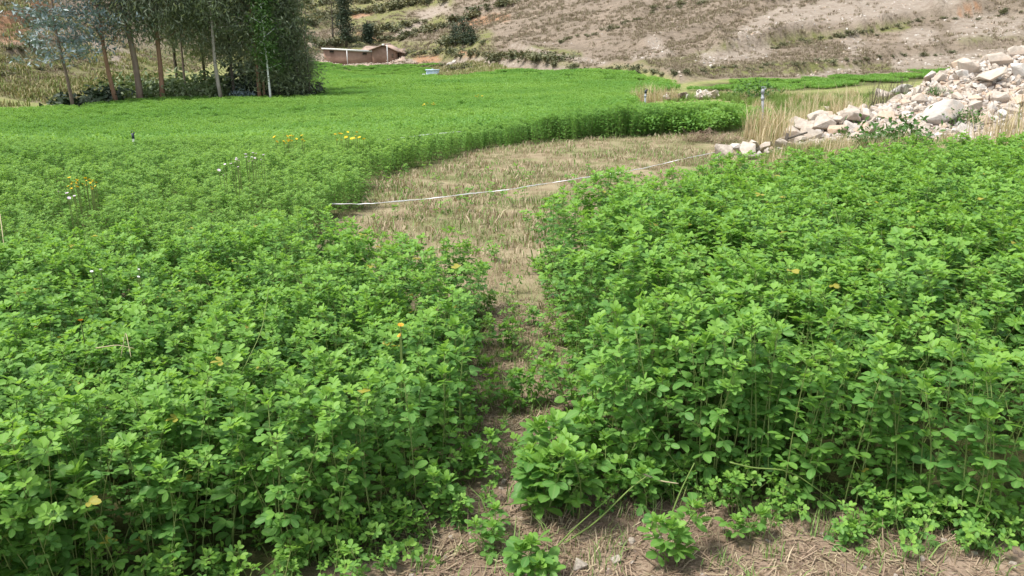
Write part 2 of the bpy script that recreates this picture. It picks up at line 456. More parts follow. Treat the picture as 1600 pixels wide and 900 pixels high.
def terrain_mat():
    m, nt, p, out = nodes_of('terrain')
    pos = position(nt)
    A = lambda n: attr(nt, n).outputs['Fac']
    n_f = noise(nt, 22, 6, pos, .65); n_m = noise(nt, 3.0, 5, pos); n_l = noise(nt, .35, 5, pos)
    soil = mixc(nt, ramp(nt, n_m, .3, .7), (.17, .122, .085), (.30, .225, .165))
    soil = mixc(nt, ramp(nt, n_f, .55, .75), soil, (.38, .30, .245))
    soil = mixc(nt, ramp(nt, noise(nt, 60, 3, pos), .6, .72), soil, (.13, .085, .06))
    mown = mixc(nt, ramp(nt, n_m, .35, .65), (.22, .17, .105), (.30, .25, .155))
    mown = mixc(nt, math_(nt, 'MULTIPLY', ramp(nt, noise(nt, 1.1, 5, pos), .45, .68), .75), mown, (.16, .19, .07))
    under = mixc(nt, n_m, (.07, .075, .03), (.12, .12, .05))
    # dry hillside: thin grass over pale pinkish earth
    h1 = noise(nt, .16, 8, pos, .68, .6); h2 = noise(nt, .9, 6, pos, .7); h3 = noise(nt, 4.5, 5, pos, .7)
    hill = mixc(nt, ramp(nt, h1, .35, .65), (.33, .265, .20), (.24, .195, .145))
    mp_ = N(nt, 'ShaderNodeMapping'); mp_.inputs['Scale'].default_value = (.10, .10, 1.3); nt.links.new(pos, mp_.inputs[0])
    hs_ = noise(nt, 1.6, 6, mp_.outputs[0], .7, .5)     # faint lines along the contour
    hill = mixc(nt, math_(nt, 'MULTIPLY', ramp(nt, hs_, .5, .62), .55), hill, (.175, .142, .105))
    hill = mixc(nt, math_(nt, 'MULTIPLY', ramp(nt, h2, .45, .7), .8), hill, (.20, .16, .118))
    hill = mixc(nt, math_(nt, 'MULTIPLY', ramp(nt, noise(nt, 2.2, 4, pos, .8), .53, .62), .7), hill, (.16, .128, .092))
    hill = mixc(nt, math_(nt, 'MULTIPLY', ramp(nt, h3, .5, .7), .55), hill, (.36, .30, .235))
    hill = mixc(nt, math_(nt, 'MULTIPLY', A('green'), ramp(nt, h2, .2, .62)), hill, mixc(nt, h3, (.15, .18, .05), (.25, .24, .10)))
    bare = mixc(nt, ramp(nt, h2, .35, .7), (.41, .35, .285), (.27, .22, .17))
    bare = mixc(nt, math_(nt, 'MULTIPLY', ramp(nt, h3, .52, .66), .6), bare, (.24, .18, .13))
    hill = mixc(nt, math_(nt, 'MULTIPLY', A('bare'), ramp(nt, h2, .15, .5)), hill, bare)
    hill = mixc(nt, math_(nt, 'MULTIPLY', A('red'), ramp(nt, h2, .2, .55)), hill, mixc(nt, h3, (.30, .155, .085), (.44, .28, .17)))
    rough_ = mixc(nt, ramp(nt, n_m, .3, .7), (.15, .19, .06), (.27, .25, .11))
    col = mixc(nt, A('rough'), soil, rough_)
    col = mixc(nt, A('mown'), col, mown)
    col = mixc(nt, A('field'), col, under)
    col = mixc(nt, A('hill'), col, hill)
    rub = mixc(nt, ramp(nt, noise(nt, 5, 6, pos, .7), .35, .65), (.26, .195, .15), (.48, .39, .31))
    col = mixc(nt, A('rubble'), col, rub)
    nt.links.new(col, p.inputs['Base Color']); p.inputs['Roughness'].default_value = .95; p.inputs['Specular IOR Level'].default_value = .1
    hh = math_(nt, 'ADD', math_(nt, 'MULTIPLY', n_f, .03), math_(nt, 'MULTIPLY', math_(nt, 'MULTIPLY', math_(nt, 'ADD', h3, h2), A('hill')), .5))
    bump(nt, hh, .8, 1.0, p.inputs['Normal'])
    return m
M['terrain'] = terrain_mat()

# ------------------------------------------------------------------ plan of the ground: which crop or cover stands where
LEFT_STAND = G((150, 960), (330, 930), (450, 905), (560, 875), (640, 835), (680, 745), (703, 650), (722, 560), (734, 510)) + \
    [D(732, 3.95), D(680, 3.95), D(640, 4.05), D(560, 4.4), D(520, 4.6), D(470, 4.5), D(300, 4.35), D(-150, 4.1), (-5.5, 4.0), (-4.5, 1.0), (-2.6, .75), (-1.4, .95)]
RIGHT_STAND = G((1000, 765), (1100, 776), (1250, 792), (1400, 812), (1500, 832), (1600, 850)) + [(3.2, 1.5), (5.5, 2.2), (7.2, 6.0), D(1610, 7.6), D(1420, 7.6), D(1300, 6.9), D(1180, 6.4), D(1080, 5.9), D(980, 5.5), D(905, 5.1), D(868, 4.9)] + \
    G((866, 440), (878, 500), (900, 560), (932, 620), (968, 700))
BACK_FIELD = G((1183, 203), (1100, 211), (1000, 214), (900, 221), (800, 229), (735, 238), (716, 246), (690, 259), (620, 273), (572, 284), (562, 332), (520, 344)) + \
    [D(480, 5.3), D(470, 4.6), D(300, 4.45), D(-150, 4.2), D(-250, 20), D(-200, 36)] + [D(-40, 35.5), D(0, 36), D(60, 36.5), D(110, 37), D(180, 39), D(300, 41), D(470, 42.5), D(478, 60), D(478, 131), D(560, 134), D(640, 127), D(684, 121)] + G((684, 100), (668, 116), (655, 122), (700, 124), (760, 117), (800, 110)) + [D(860, 75), D(950, 61), D(1040, 50.5), D(1035, 42), D(985, 33), D(985, 20.5), D(1130, 20.5)] + [D(1182, 18)]
STRIP = [D(1085, 43), D(1180, 42), D(1310, 43.5), D(1500, 47), D(1500, 54), D(1310, 52), D(1200, 51), D(1100, 50)]
MOWN = G((1183, 203)) + [D(1000, 13), D(700, 11), D(560, 9), D(540, 6.6), D(500, 5.2), D(540, 4.2), D(690, 4.0)] + G((745, 470), (735, 620), (690, 760), (640, 860), (640, 899)) + \
    G((1000, 899), (990, 770), (900, 640), (860, 520)) + [D(860, 5.0), D(960, 6.0), D(1100, 6.8), D(1180, 7.2), D(1190, 9.8), D(1185, 11.5)]
ROUGH_U = [1000, 1120, 1190, 1700]

def region_points(poly, dens, jitter=True):
    p = np.array(poly); lo = p.min(0); hi = p.max(0)
    n = int((hi - lo).prod() * dens)
    xy = RNG.uniform(lo, hi, (n, 2))
    return xy[inside(xy[:, 0], xy[:, 1], poly)]

def soft_inside(x, y, poly, s):
    acc = 0
    for dx, dy in ((0, 0), (s, 0), (-s, 0), (0, s), (0, -s)): acc = acc + inside(x + dx, y + dy, poly).astype(float)
    return acc / 5

# ------------------------------------------------------------------ ground and hillside: one height field, two objects
def near_line(u, v, line, w):
    d = np.full(u.shape, 1e9)
    for (x0, y0), (x1, y1) in zip(line[:-1], line[1:]):
        t = np.clip(((u - x0) * (x1 - x0) + (v - y0) * (y1 - y0)) / ((x1 - x0) ** 2 + (y1 - y0) ** 2), 0, 1)
        d = np.minimum(d, np.hypot(u - x0 - t * (x1 - x0), v - y0 - t * (y1 - y0)))
    return 1 - smooth(w * .45, w, d)

BARE = [([(1160, 60), (1200, 32), (1240, 14)], 18), ([(1300, 20), (1400, 8), (1480, -4)], 26), ([(1240, 30), (1300, 12)], 22), ([(1330, 62), (1335, 74)], 18), ([(1420, 60), (1450, 55)], 16),
        ([(1030, 72), (1020, 66)], 14), ([(1100, 92), (1200, 78)], 14), ([(990, 90), (1040, 80)], 9), ([(730, 93), (760, 98), (830, 106), (930, 114), (1040, 128), (1080, 128)], 10), ([(720, 95), (780, 100)], 13),
        ([(1250, 120), (1340, 110)], 7), ([(1400, 100), (1600, 85)], 14), ([(620, 50), (660, 38)], 6), ([(660, 26), (700, 12)], 10), ([(480, 70), (520, 62)], 6), ([(505, 88), (600, 96), (680, 94)], 5),
        ([(20, 70), (60, 40)], 20), ([(130, 70), (200, 95)], 20), ([(1500, 40), (1600, 40)], 26), ([(560, 25), (590, 15)], 6), ([(800, 70), (880, 90), (960, 102)], 6)]
GREEN = [([(560, 48), (640, 38), (690, 30)], 12), ([(470, 75), (560, 66), (640, 80)], 18), ([(480, 30), (620, 25)], 22), ([(640, 80), (760, 80)], 22), ([(700, 60), (760, 62)], 20), ([(1000, 100), (1080, 92), (1160, 72)], 9),
         ([(1080, 112), (1200, 106), (1300, 100)], 12), ([(860, 105), (1000, 116)], 8), ([(0, 130), (100, 120), (200, 110), (300, 120)], 50), ([(0, 90), (140, 90)], 20), ([(1250, 112), (1480, 100)], 7), ([(1500, 60), (1600, 50)], 8),
         ([(480, 5), (700, 5)], 16), ([(1200, 72), (1300, 55), (1420, 40)], 8), ([(830, 80), (900, 90)], 14)]
RED = [([(0, 30), (40, 20), (60, 0)], 34), ([(0, 60), (30, 50)], 20), ([(720, 40), (790, 28)], 9), ([(650, 92), (680, 92)], 8), ([(560, 55), (600, 60)], 6), ([(720, 82), (740, 84)], 6), ([(555, 25), (580, 20)], 6), ([(920, 118), (1040, 126)], 5), ([(1500, 20), (1530, 10)], 8)]

ang = np.concatenate([np.arange(-40, 40.01, .25), np.arange(44, 316, 8)])
rad = np.concatenate([np.geomspace(.5, 18, 125), np.geomspace(18.15, 330, 330), np.geomspace(340, 900, 12)])
TH, RR = np.meshgrid(np.radians(ang), rad)
GX = (RR * np.sin(TH)).ravel(); GY = (RR * np.cos(TH)).ravel()
GX = np.append(GX, 0.0); GY = np.append(GY, 0.0)
GZ = zf(GX, GY)
na, nr = len(ang), len(rad)
hm = hill_mask(GX, GY)
behind = np.hypot(GX, GY)
U_, V_ = proj(GX, GY, GZ)
def layer(spec):
    o = np.zeros(len(GX))
    wob = 14 * (fbm(U_ * .03, V_ * .06, 11, 4) - .47)
    for line, w in spec: o = np.maximum(o, near_line(U_ + wob * 1.5, V_ + wob * .6, line, w))
    return o * hm * (GY > 20)
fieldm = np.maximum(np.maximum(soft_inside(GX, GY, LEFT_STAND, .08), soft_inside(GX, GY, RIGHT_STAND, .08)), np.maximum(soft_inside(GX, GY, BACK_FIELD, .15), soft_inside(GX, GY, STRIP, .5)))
mownm = soft_inside(GX, GY, MOWN, .15) * smooth(2.4, 3.6, GY)
roughm = smooth(6.5, 9, GY) * smooth(2.2, 3.4, GX) * (1 - hm) + smooth(15, 30, np.abs(GX)) * (1 - hm)
roughm = np.clip(np.maximum(roughm, smooth(24, 27, GY) * (1 - hm)), 0, 1)
rubm = smooth(.03, .15, mound(GX, GY))
LAY = {'hill': hm, 'field': fieldm, 'mown': mownm, 'rough': roughm, 'rubble': rubm, 'bare': layer(BARE), 'green': layer(GREEN), 'red': layer(RED)}

faces = []
for i in range(nr - 1):
    j = np.arange(na); j2 = (j + 1) % na
    faces.append(np.stack([i * na + j, i * na + j2, (i + 1) * na + j2, (i + 1) * na + j], 1))
faces = np.concatenate(faces)
fh = hm[faces].mean(1) > .5
def sheet(name, sel, fan=False):
    F = faces[sel]
    used = np.unique(F)
    if fan: used = np.append(used, len(GX) - 1)
    mp = np.full(len(GX), -1); mp[used] = np.arange(len(used))
    me = bpy.data.meshes.new(name)
    me.vertices.add(len(used)); me.vertices.foreach_set('co', np.stack([GX, GY, GZ], 1)[used].ravel())
    idx = mp[F][:, ::-1].ravel(); ls = np.arange(len(F)) * 4
    if fan:
        j = np.arange(na); tri = np.stack([mp[(j + 1) % na], mp[j], np.full(na, mp[len(GX) - 1])], 1).ravel()
        ls = np.concatenate([ls, len(idx) + np.arange(na) * 3]); idx = np.concatenate([idx, tri])
    me.loops.add(len(idx)); me.loops.foreach_set('vertex_index', idx.astype(np.int32))
    me.polygons.add(len(ls)); me.polygons.foreach_set('loop_start', ls.astype(np.int32))
    me.polygons.foreach_set('use_smooth', np.ones(len(ls), bool))
    for k, a in LAY.items():
        at = me.attributes.new(k, 'FLOAT', 'POINT'); at.data.foreach_set('value', a[used].astype(np.float32))
    me.materials.append(M['terrain']); me.update(calc_edges=True)
    o = link(bpy.data.objects.new(name, me)); o['kind'] = 'structure'
    return o
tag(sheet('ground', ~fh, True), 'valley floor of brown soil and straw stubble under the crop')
tag(sheet('hillside', fh), 'dry pinkish brown hillside with eroded banks and scattered shrubs')

# ------------------------------------------------------------------ scatter: geometry nodes instances, for stuff only
def scatter(name, protos, P, rot, scl, label):
    me = bpy.data.meshes.new(name)
    me.vertices.add(len(P)); me.vertices.foreach_set('co', np.asarray(P, float).ravel())
    a = me.attributes.new('rot', 'FLOAT_VECTOR', 'POINT'); a.data.foreach_set('vector', np.asarray(rot, np.float32).ravel())
    a = me.attributes.new('scl', 'FLOAT', 'POINT'); a.data.foreach_set('value', np.asarray(scl, np.float32))
    a = me.attributes.new('pick', 'INT', 'POINT'); a.data.foreach_set('value', RNG.integers(0, len(protos), len(P)).astype(np.int32))
    o = link(bpy.data.objects.new(name, me)); o['kind'] = 'stuff'; o['label'] = label
    ng = bpy.data.node_groups.new('scatter_' + name, 'GeometryNodeTree')
    ng.interface.new_socket('Geometry', in_out='INPUT', socket_type='NodeSocketGeometry')
    ng.interface.new_socket('Geometry', in_out='OUTPUT', socket_type='NodeSocketGeometry')
    gi = ng.nodes.new('NodeGroupInput'); go = ng.nodes.new('NodeGroupOutput')
    jn = ng.nodes.new('GeometryNodeJoinGeometry')
    for po in protos:
        oi = ng.nodes.new('GeometryNodeObjectInfo'); oi.inputs['Object'].default_value = po
        ti = ng.nodes.new('GeometryNodeGeometryToInstance'); ng.links.new(oi.outputs['Geometry'], ti.inputs[0]); ng.links.new(ti.outputs[0], jn.inputs[0])
    iop = ng.nodes.new('GeometryNodeInstanceOnPoints')
    ng.links.new(gi.outputs[0], iop.inputs['Points']); ng.links.new(jn.outputs[0], iop.inputs['Instance'])
    iop.inputs['Pick Instance'].default_value = True
    for an, dt, sock in (('pick', 'INT', 'Instance Index'), ('rot', 'FLOAT_VECTOR', 'Rotation'), ('scl', 'FLOAT', 'Scale')):
        na_ = ng.nodes.new('GeometryNodeInputNamedAttribute'); na_.data_type = dt; na_.inputs[0].default_value = an
        outp = [s for s in na_.outputs if s.enabled and s.name == 'Attribute'][0]
        ng.links.new(outp, iop.inputs[sock])
    ng.links.new(iop.outputs[0], go.inputs[0])
    md = o.modifiers.new('scatter', 'NODES'); md.node_group = ng
    return o
def proto(mb, name, mats, smooth_=False):
    return bpy.data.objects.new(name, mb.mesh(name, mats, smooth_))

# ------------------------------------------------------------------ alfalfa
def leaflet(L, W, fine=True, fold=.25, droop=.18):
    ts = [.14, .38, .66, .9] if fine else [.55]
    ws = [.42, .86, 1.0, .62] if fine else [1.0]
    V = [(0, 0, 0)]; C = [1.0]
    for t, w in zip(ts, ws):
        z = -droop * L * t * t
        V += [(L * t, W / 2 * w, z + fold * W / 2 * w), (L * t, 0, z), (L * t, -W / 2 * w, z + fold * W / 2 * w)]; C += [0, 1, 0]
    V.append((L, 0, -droop * L)); C.append(.6)
    F = [(0, 2, 1), (0, 3, 2)]
    k = len(ts)
    for i in range(k - 1):
        a = 1 + 3 * i
        F += [(a, a + 1, a + 4, a + 3), (a + 1, a + 2, a + 5, a + 4)]
    a = 1 + 3 * (k - 1)
    F += [(a, a + 1, len(V) - 1), (a + 1, a + 2, len(V) - 1)]
    return np.array(V), F, np.array(C)

def trifoliate(mb, rng, base, yaw, el, size, tint, young, fine=True, petiole=.028):
    """one alfalfa leaf: petiole and three leaflets, in the frame of its parent"""
    if rng.random() < .007: tint = 1.6
    d = np.array([math.cos(yaw) * math.cos(el), math.sin(yaw) * math.cos(el), math.sin(el)])
    tip = base + d * petiole * size
    if fine:
        mid = base + d * petiole * size * .5 + np.array([0, 0, .003])
        mb.tube([base, mid, tip], [.0009, .0007, .0006], 3, (.4, 0, 0), 1, cap=False)
    L0 = .037 * size
    for k, dy in enumerate((0, 1.15, -1.15)):
        L = L0 * rng.uniform(.88, 1.1) * (1.05 if k == 0 else .95)
        T, F, mc = leaflet(L, L * rng.uniform(.52, .66), fine, rng.uniform(.08, .45), rng.uniform(-.05, .35))
        e = (el * .45 + rng.uniform(-.35, .25)) if young < .4 else el * .7 + rng.uniform(-.1, .3)
        Mx = frames(np.array([yaw + dy * rng.uniform(.8, 1.1)]), np.array([e]), np.array([rng.uniform(-.45, .45)]))
        P = (tip + (d * .005 * size if k == 0 else 0))[None]
        add_many(mb, T, F, Mx, P, np.array([[tint + rng.uniform(-.12, .12), 0, young]]), mc)

def plant_layout(rng, H, lean=.12, nodes=14, bare=.16, size=1.0, rosette=7):
    """stem line and a list of leaves (base, yaw, elevation, size, tint, young)"""
    la = rng.uniform(0, 6.28); ll = rng.uniform(0, lean)
    t = np.linspace(0, 1, 7)
    bend = rng.uniform(-.05, .05, 2)
    sx = math.cos(la) * ll * H * t ** 1.6 + bend[0] * H * np.sin(t * 3.1)
    sy = math.sin(la) * ll * H * t ** 1.6 + bend[1] * H * np.sin(t * 3.1)
    S = np.stack([sx, sy, H * t], 1)
    at = lambda q: np.array([np.interp(q, t, S[:, k]) for k in range(3)])
    leaves = []
    ph = rng.uniform(0, 6.28)
    for i in range(nodes):
        q = bare + (1 - bare) * (i / (nodes - 1)) ** .8 * .97
        ph += 2.4 + rng.uniform(-.4, .4)
        leaves.append((at(q), ph, rng.uniform(-.15, .55) + .3 * q, size * rng.uniform(.75, 1.25) * (1.1 - .25 * q), rng.uniform(.1, .8), max(0, (q - .8)) * 1.6 * rng.uniform(.2, 1)))
        if rng.random() < .75:
            leaves.append((at(q), ph + rng.uniform(-.7, .7), rng.uniform(.1, .8), size * rng.uniform(.55, .85), rng.uniform(.3, 1), rng.uniform(0, .45)))
    for i in range(rosette):
        ph += 2.4
        leaves.append((at(rng.uniform(.93, 1.0)), ph, rng.uniform(.35, 1.15), size * rng.uniform(.55, .95), rng.uniform(.5, 1), rng.uniform(.3, .9)))
    return S, leaves

def plant_mesh(rng, H, stems=3, spread=.05, fine=True, **kw):
    mb = MB()
    for s in range(stems):
        S, lv = plant_layout(rng, H * rng.uniform(.8, 1.05), **kw)
        off = np.array([rng.uniform(-spread, spread), rng.uniform(-spread, spread), 0])
        mb.tube(S + off, np.linspace(.0021, .0011, 7), 4 if fine else 3, (rng.uniform(.1, .9), 0, 0), 1, cap=False)
        for (b, yaw, el, sz, ti, yo) in lv:
            trifoliate(mb, rng, b + off, yaw, el, sz, ti, yo, fine)
    return mb

NEAR = [proto(plant_mesh(np.random.default_rng(100 + i), .60 + .02 * (i % 3), 3, .11, nodes=11 + i % 3, size=.88 + .06 * (i % 5), lean=.12 + .08 * (i % 4)), 'alfalfa_plant_source', [M['alfalfa'], M['stem']], True) for i in range(16)]
MID = [proto(plant_mesh(np.random.default_rng(140 + i), .42, 5, .10, fine=False, nodes=14, size=.66, bare=.12), 'alfalfa_clump_source', [M['field'], M['stem']], False) for i in range(6)]

def far_patch(rng, w, H, n, sz):
    """a square yard of distant crop: loose leaf sprays around stems, crowns of slightly different height"""
    mb = MB()
    k = int(w * w * 26) + 4
    cx = rng.uniform(-w / 2, w / 2, (k, 2)); ch = H * rng.uniform(.82, 1.08, k)
    pick = rng.integers(0, k, n)
    q = rng.uniform(0, 1, n) ** .55
    P = np.stack([cx[pick, 0] + rng.normal(0, .07, n) * (1.2 - .5 * q), cx[pick, 1] + rng.normal(0, .07, n) * (1.2 - .5 * q), ch[pick] * (.25 + .75 * q)], 1)
    T = np.array([(0, 0, 0), (.55, .3, .08), (1, 0, -.08), (.55, -.3, .08)]) * sz
    Mx = frames(rng.uniform(0, 6.28, n), rng.uniform(-.3, 1.1, n), rng.uniform(-.5, .5, n)) * rng.uniform(.7, 1.3, n)[:, None, None]
    add_many(mb, T, [(0, 1, 2), (0, 2, 3)], Mx, P, np.stack([rng.uniform(.1, .9, n), 0 * q, np.clip(q - .75, 0, 1) * 2.2 * rng.random(n)], 1))
    return mb
FARP = [proto(far_patch(np.random.default_rng(180 + i), .55, .32, 420, .05), 'crop_patch_source', M['field']) for i in range(5)]
FARQ = [proto(far_patch(np.random.default_rng(190 + i), 1.7, .30, 1500, .095), 'crop_patch_source', M['field']) for i in range(4)]

def scatter_on(name, protos, xy, smin, smax, label, tilt=.12, hvar=0.0, zoff=-.01, mul=None):
    z = zf(xy[:, 0], xy[:, 1])
    n = len(xy)
    rot = np.stack([RNG.normal(0, tilt, n), RNG.normal(0, tilt, n), RNG.uniform(0, 6.28, n)], 1)
    s = RNG.uniform(smin, smax, n)
    if hvar: s = s * (1 + hvar * (fbm(xy[:, 0] * .9, xy[:, 1] * .9, 21, 3) - .45) * 2)
    if mul is not None: s = s * mul(xy[:, 0], xy[:, 1])
    return scatter(name, protos, np.stack([xy[:, 0], xy[:, 1], z + zoff], 1), rot, s, label)

xy = region_points(LEFT_STAND, 105)
scatter_on('alfalfa_crop', NEAR, xy, .62, .84, 'tall leafy green alfalfa crop left of the narrow path', .18, .13, mul=lambda x, y: 1 - .18 * smooth(3.2, 5.5, y))
xy = region_points(RIGHT_STAND, 82)
scatter_on('alfalfa_crop', NEAR, xy, .80, 1.02, 'tall leafy green alfalfa crop right of the narrow path', .16, .11, mul=lambda x, y: 1 - .10 * smooth(3.2, 6.2, y))
xy = region_points(BACK_FIELD, 66); d_ = np.hypot(xy[:, 0], xy[:, 1])
keep = (d_ < 16) & ((d_ < 13) | (RNG.random(len(xy)) < (16 - d_) / 3))
scatter_on('alfalfa_crop', MID, xy[keep], .66, .84, 'green alfalfa crop standing around the mown patch', .12, .16, mul=lambda x, y: 1 + .42 * smooth(-.3, 1.6, x))
xy = region_points(BACK_FIELD, 7.5); d_ = np.hypot(xy[:, 0], xy[:, 1])
k1 = (d_ > 12.5) & (d_ < 48)
xy2 = region_points(BACK_FIELD, .75); d2 = np.hypot(xy2[:, 0], xy2[:, 1])
scatter_on('alfalfa_field', FARP, xy[k1], .85, 1.15, 'smooth bright green alfalfa field in the valley before the trees', .06, .15)
scatter_on('alfalfa_field', FARQ, xy2[d2 > 44], .85, 1.1, 'far green end of the alfalfa field below the house', .03, .15)
scatter_on('alfalfa_field', FARQ, region_points(STRIP, .9), .5, .75, 'narrow green strip of crop at the foot of the right hill', .03, .2)

NEARSOIL = G((600, 899), (660, 780), (735, 600), (760, 470), (850, 470), (880, 570), (950, 690), (1010, 755), (1250, 785), (1600, 845), (1600, 899)) + [(1.5, .9), (-.5, .9)]

def blade_proto(seed):
    rng = np.random.default_rng(seed); mb = MB()
    for i in range(4):
        yaw = rng.uniform(0, 6.28); h = rng.uniform(.4, .66); l = rng.uniform(.1, .55) * h; t = np.linspace(0, 1, 6)
        mid = np.stack([math.cos(yaw) * l * t ** 2.2, math.sin(yaw) * l * t ** 2.2, h * t * (1 - .22 * t ** 2)], 1) + np.array([rng.uniform(-.06, .06), rng.uniform(-.06, .06), 0])
        sd = np.array([-math.sin(yaw), math.cos(yaw), 0]); w = .0028 * (1 - t ** 3)
        V = np.concatenate([mid - sd * w[:, None], mid + sd * w[:, None]])
        mb.add(V, [(k, k + 1, k + 7, k + 6) for k in range(5)], (rng.random(), 0, 0))
    return proto(mb, 'grass_blade_source', M['greengrass'])
BLD = [blade_proto(290 + i) for i in range(6)]
xy = np.concatenate([region_points(LEFT_STAND, 5), region_points(RIGHT_STAND, 4)])
scatter_on('grass_blades', BLD, xy, .75, 1.12, 'thin pale grass blades growing up through the crop', .15, .2)

# ------------------------------------------------------------------ straw stubble, litter, clods on the ground
def blades(rng, n, r, h0, h1, w, lean, green=0.0, tip=True):
    mb = MB()
    for i in range(n):
        a, q = rng.uniform(0, 6.28), r * math.sqrt(rng.random())
        b = np.array([q * math.cos(a), q * math.sin(a), -.005])
        yaw = rng.uniform(0, 6.28); h = rng.uniform(h0, h1); l = rng.uniform(0, lean) * h
        d = np.array([math.cos(yaw), math.sin(yaw), 0]); sd = np.array([-d[1], d[0], 0]) * w * rng.uniform(.6, 1.3)
        g = 1.0 if rng.random() < green else 0.0
        P = [b - sd, b + sd, b + d * l * .35 + [0, 0, h * .6] + sd * .8, b + d * l * .35 + [0, 0, h * .6] - sd * .8, b + d * l + [0, 0, h * (1 - .25 * lean)]]
        mb.add(P, [(0, 1, 2, 3), (3, 2, 4)], (rng.random(), 0, g))
    return mb
STUB = [proto(blades(np.random.default_rng(300 + i), 26, .07, .03, .09, .0016, .7, .2 + .14 * (i % 3)), 'stubble_source', M['straw']) for i in range(6)]
STUB2 = [proto(blades(np.random.default_rng(310 + i), 16, .10, .03, .10, .0042, .8, .18 + .14 * (i % 3)), 'stubble_source', M['straw']) for i in range(6)]
def litter(rng, n, r):
    mb = MB()
    for i in range(n):
        c = np.array([rng.uniform(-r, r), rng.uniform(-r, r), rng.uniform(.002, .012)])
        yaw = rng.uniform(0, 6.28); L = rng.uniform(.006, .05); d = np.array([math.cos(yaw), math.sin(yaw), rng.uniform(-.25, .25)]) * L
        s = np.array([-math.sin(yaw), math.cos(yaw), 0]) * rng.uniform(.0008, .0022)
        mb.add([c - d - s, c - d + s, c + d + s, c + d - s], [(0, 1, 2, 3)], (rng.random() ** 1.5, 0, 0))
    return mb
LIT = [proto(litter(np.random.default_rng(320 + i), 34, .09), 'litter_source', M['straw'] if i % 2 else M['litter']) for i in range(6)]

xy = np.concatenate([region_points(MOWN, 190), region_points(NEARSOIL, 110)]); k = (xy[:, 1] > .8) & (fbm(xy[:, 0] * 3, xy[:, 1] * 3, 71, 3) > .36)
infield = inside(xy[:, 0], xy[:, 1], RIGHT_STAND) | inside(xy[:, 0], xy[:, 1], LEFT_STAND) | inside(xy[:, 0], xy[:, 1], BACK_FIELD)
k &= ~infield | (RNG.random(len(xy)) < .15)
scatter_on('stubble', STUB, xy[k], .45, 1.0, 'cut straw coloured stubble of the mown patch and path', .15, .3)
xy = region_points(MOWN, 95); k = (xy[:, 1] > 4.2) & (fbm(xy[:, 0] * 1.6, xy[:, 1] * 1.6, 73, 3) > .40) & ~(inside(xy[:, 0], xy[:, 1], RIGHT_STAND) | inside(xy[:, 0], xy[:, 1], BACK_FIELD))
scatter_on('stubble', STUB2, xy[k], .5, 1.15, 'coarse cut stubble of the mown patch', .2, .3)
xy = region_points(NEARSOIL, 600)
scatter_on('straw_litter', LIT, xy, .6, 1.1, 'dry straw and stalk scraps lying on the brown soil', .08)
xy = region_points(NEARSOIL, 75)
SPR = [proto(plant_mesh(np.random.default_rng(160 + i), .13, 2, .02, nodes=4, size=.62, bare=.3, rosette=3, lean=.6), 'sprout_source', [M['alfalfa'], M['stem']], True) for i in range(5)]
ps_ = region_points(MOWN, 60); ps_ = ps_[(RNG.random(len(ps_)) < .18 + .75 * (1 - smooth(2.5, 5.5, ps_[:, 1]))) & (ps_[:, 1] < 9)]
ps_ = ps_[(fbm(ps_[:, 0] * 2.2, ps_[:, 1] * 2.2, 61, 3) > .42) | (RNG.random(len(ps_)) < .2)]
scatter_on('alfalfa_sprouts', SPR, ps_, .5, 1.15, 'low green alfalfa regrowth in the path and stubble', .3, .3)
ea = np.concatenate([np.array(LEFT_STAND)[:10], ]); eb = np.array(RIGHT_STAND); eb = np.concatenate([eb[-6:], eb[:6]])
def along(P, n, sd):
    q = RNG.uniform(0, len(P) - 1, n); return np.stack([np.interp(q, range(len(P)), P[:, k]) for k in range(2)], 1) + RNG.normal(0, sd, (n, 2))
ed_ = np.concatenate([along(ea, 190, .07), along(eb, 260, .07)])
scatter_on('alfalfa_sprouts', SPR, ed_, .5, 1.15, 'low sprawling alfalfa shoots at the foot of the crop edges', .45, .3)
GRN = [proto(blades(np.random.default_rng(340 + i), 14, .04, .03, .11, .0018, .9, .75), 'weed_grass_source', M['straw']) for i in range(4)]
scatter_on('short_grass', GRN, xy, .6, 1.2, 'short thin grass blades coming up through the straw', .15)

# ------------------------------------------------------------------ stones
def stone_mesh(rng, name, mat, flat=.65, npt=16, round_=False):
    bm = bmesh.new()
    for i in range(npt):
        v = rng.normal(0, 1, 3); v /= np.linalg.norm(v)
        v *= (1 if round_ else rng.uniform(.75, 1.1))
        bm.verts.new((v[0] * .5, v[1] * .5 * rng.uniform(.8, 1), v[2] * .5 * flat))
    r = bmesh.ops.convex_hull(bm, input=bm.verts)
    bmesh.ops.delete(bm, geom=[g for g in r['geom_interior'] if isinstance(g, bmesh.types.BMVert)], context='VERTS')
    bmesh.ops.bevel(bm, geom=list(bm.edges), offset=.012, segments=1, affect='EDGES')
    bmesh.ops.recalc_face_normals(bm, faces=list(bm.faces))
    me = bpy.data.meshes.new(name); bm.to_mesh(me); bm.free(); me.materials.append(mat)
    return me
STM = [stone_mesh(np.random.default_rng(400 + i), 'stone', M['stone'], [.6, .75, .5, .85][i % 4], 13 + i % 5) for i in range(14)]
STW = [stone_mesh(np.random.default_rng(430 + i), 'stone', M['stone_white'], .7, 14) for i in range(5)]
STT = [stone_mesh(np.random.default_rng(460 + i), 'stone', M['stone_grey' if i % 2 else 'stone_tan'], .7, 13) for i in range(6)]
STD = [stone_mesh(np.random.default_rng(440 + i), 'stone', M['stone_dark'], .6, 12) for i in range(4)]
STG = [stone_mesh(np.random.default_rng(450 + i), 'stone', M['stone_grey'], .7, 40, True) for i in range(2)]
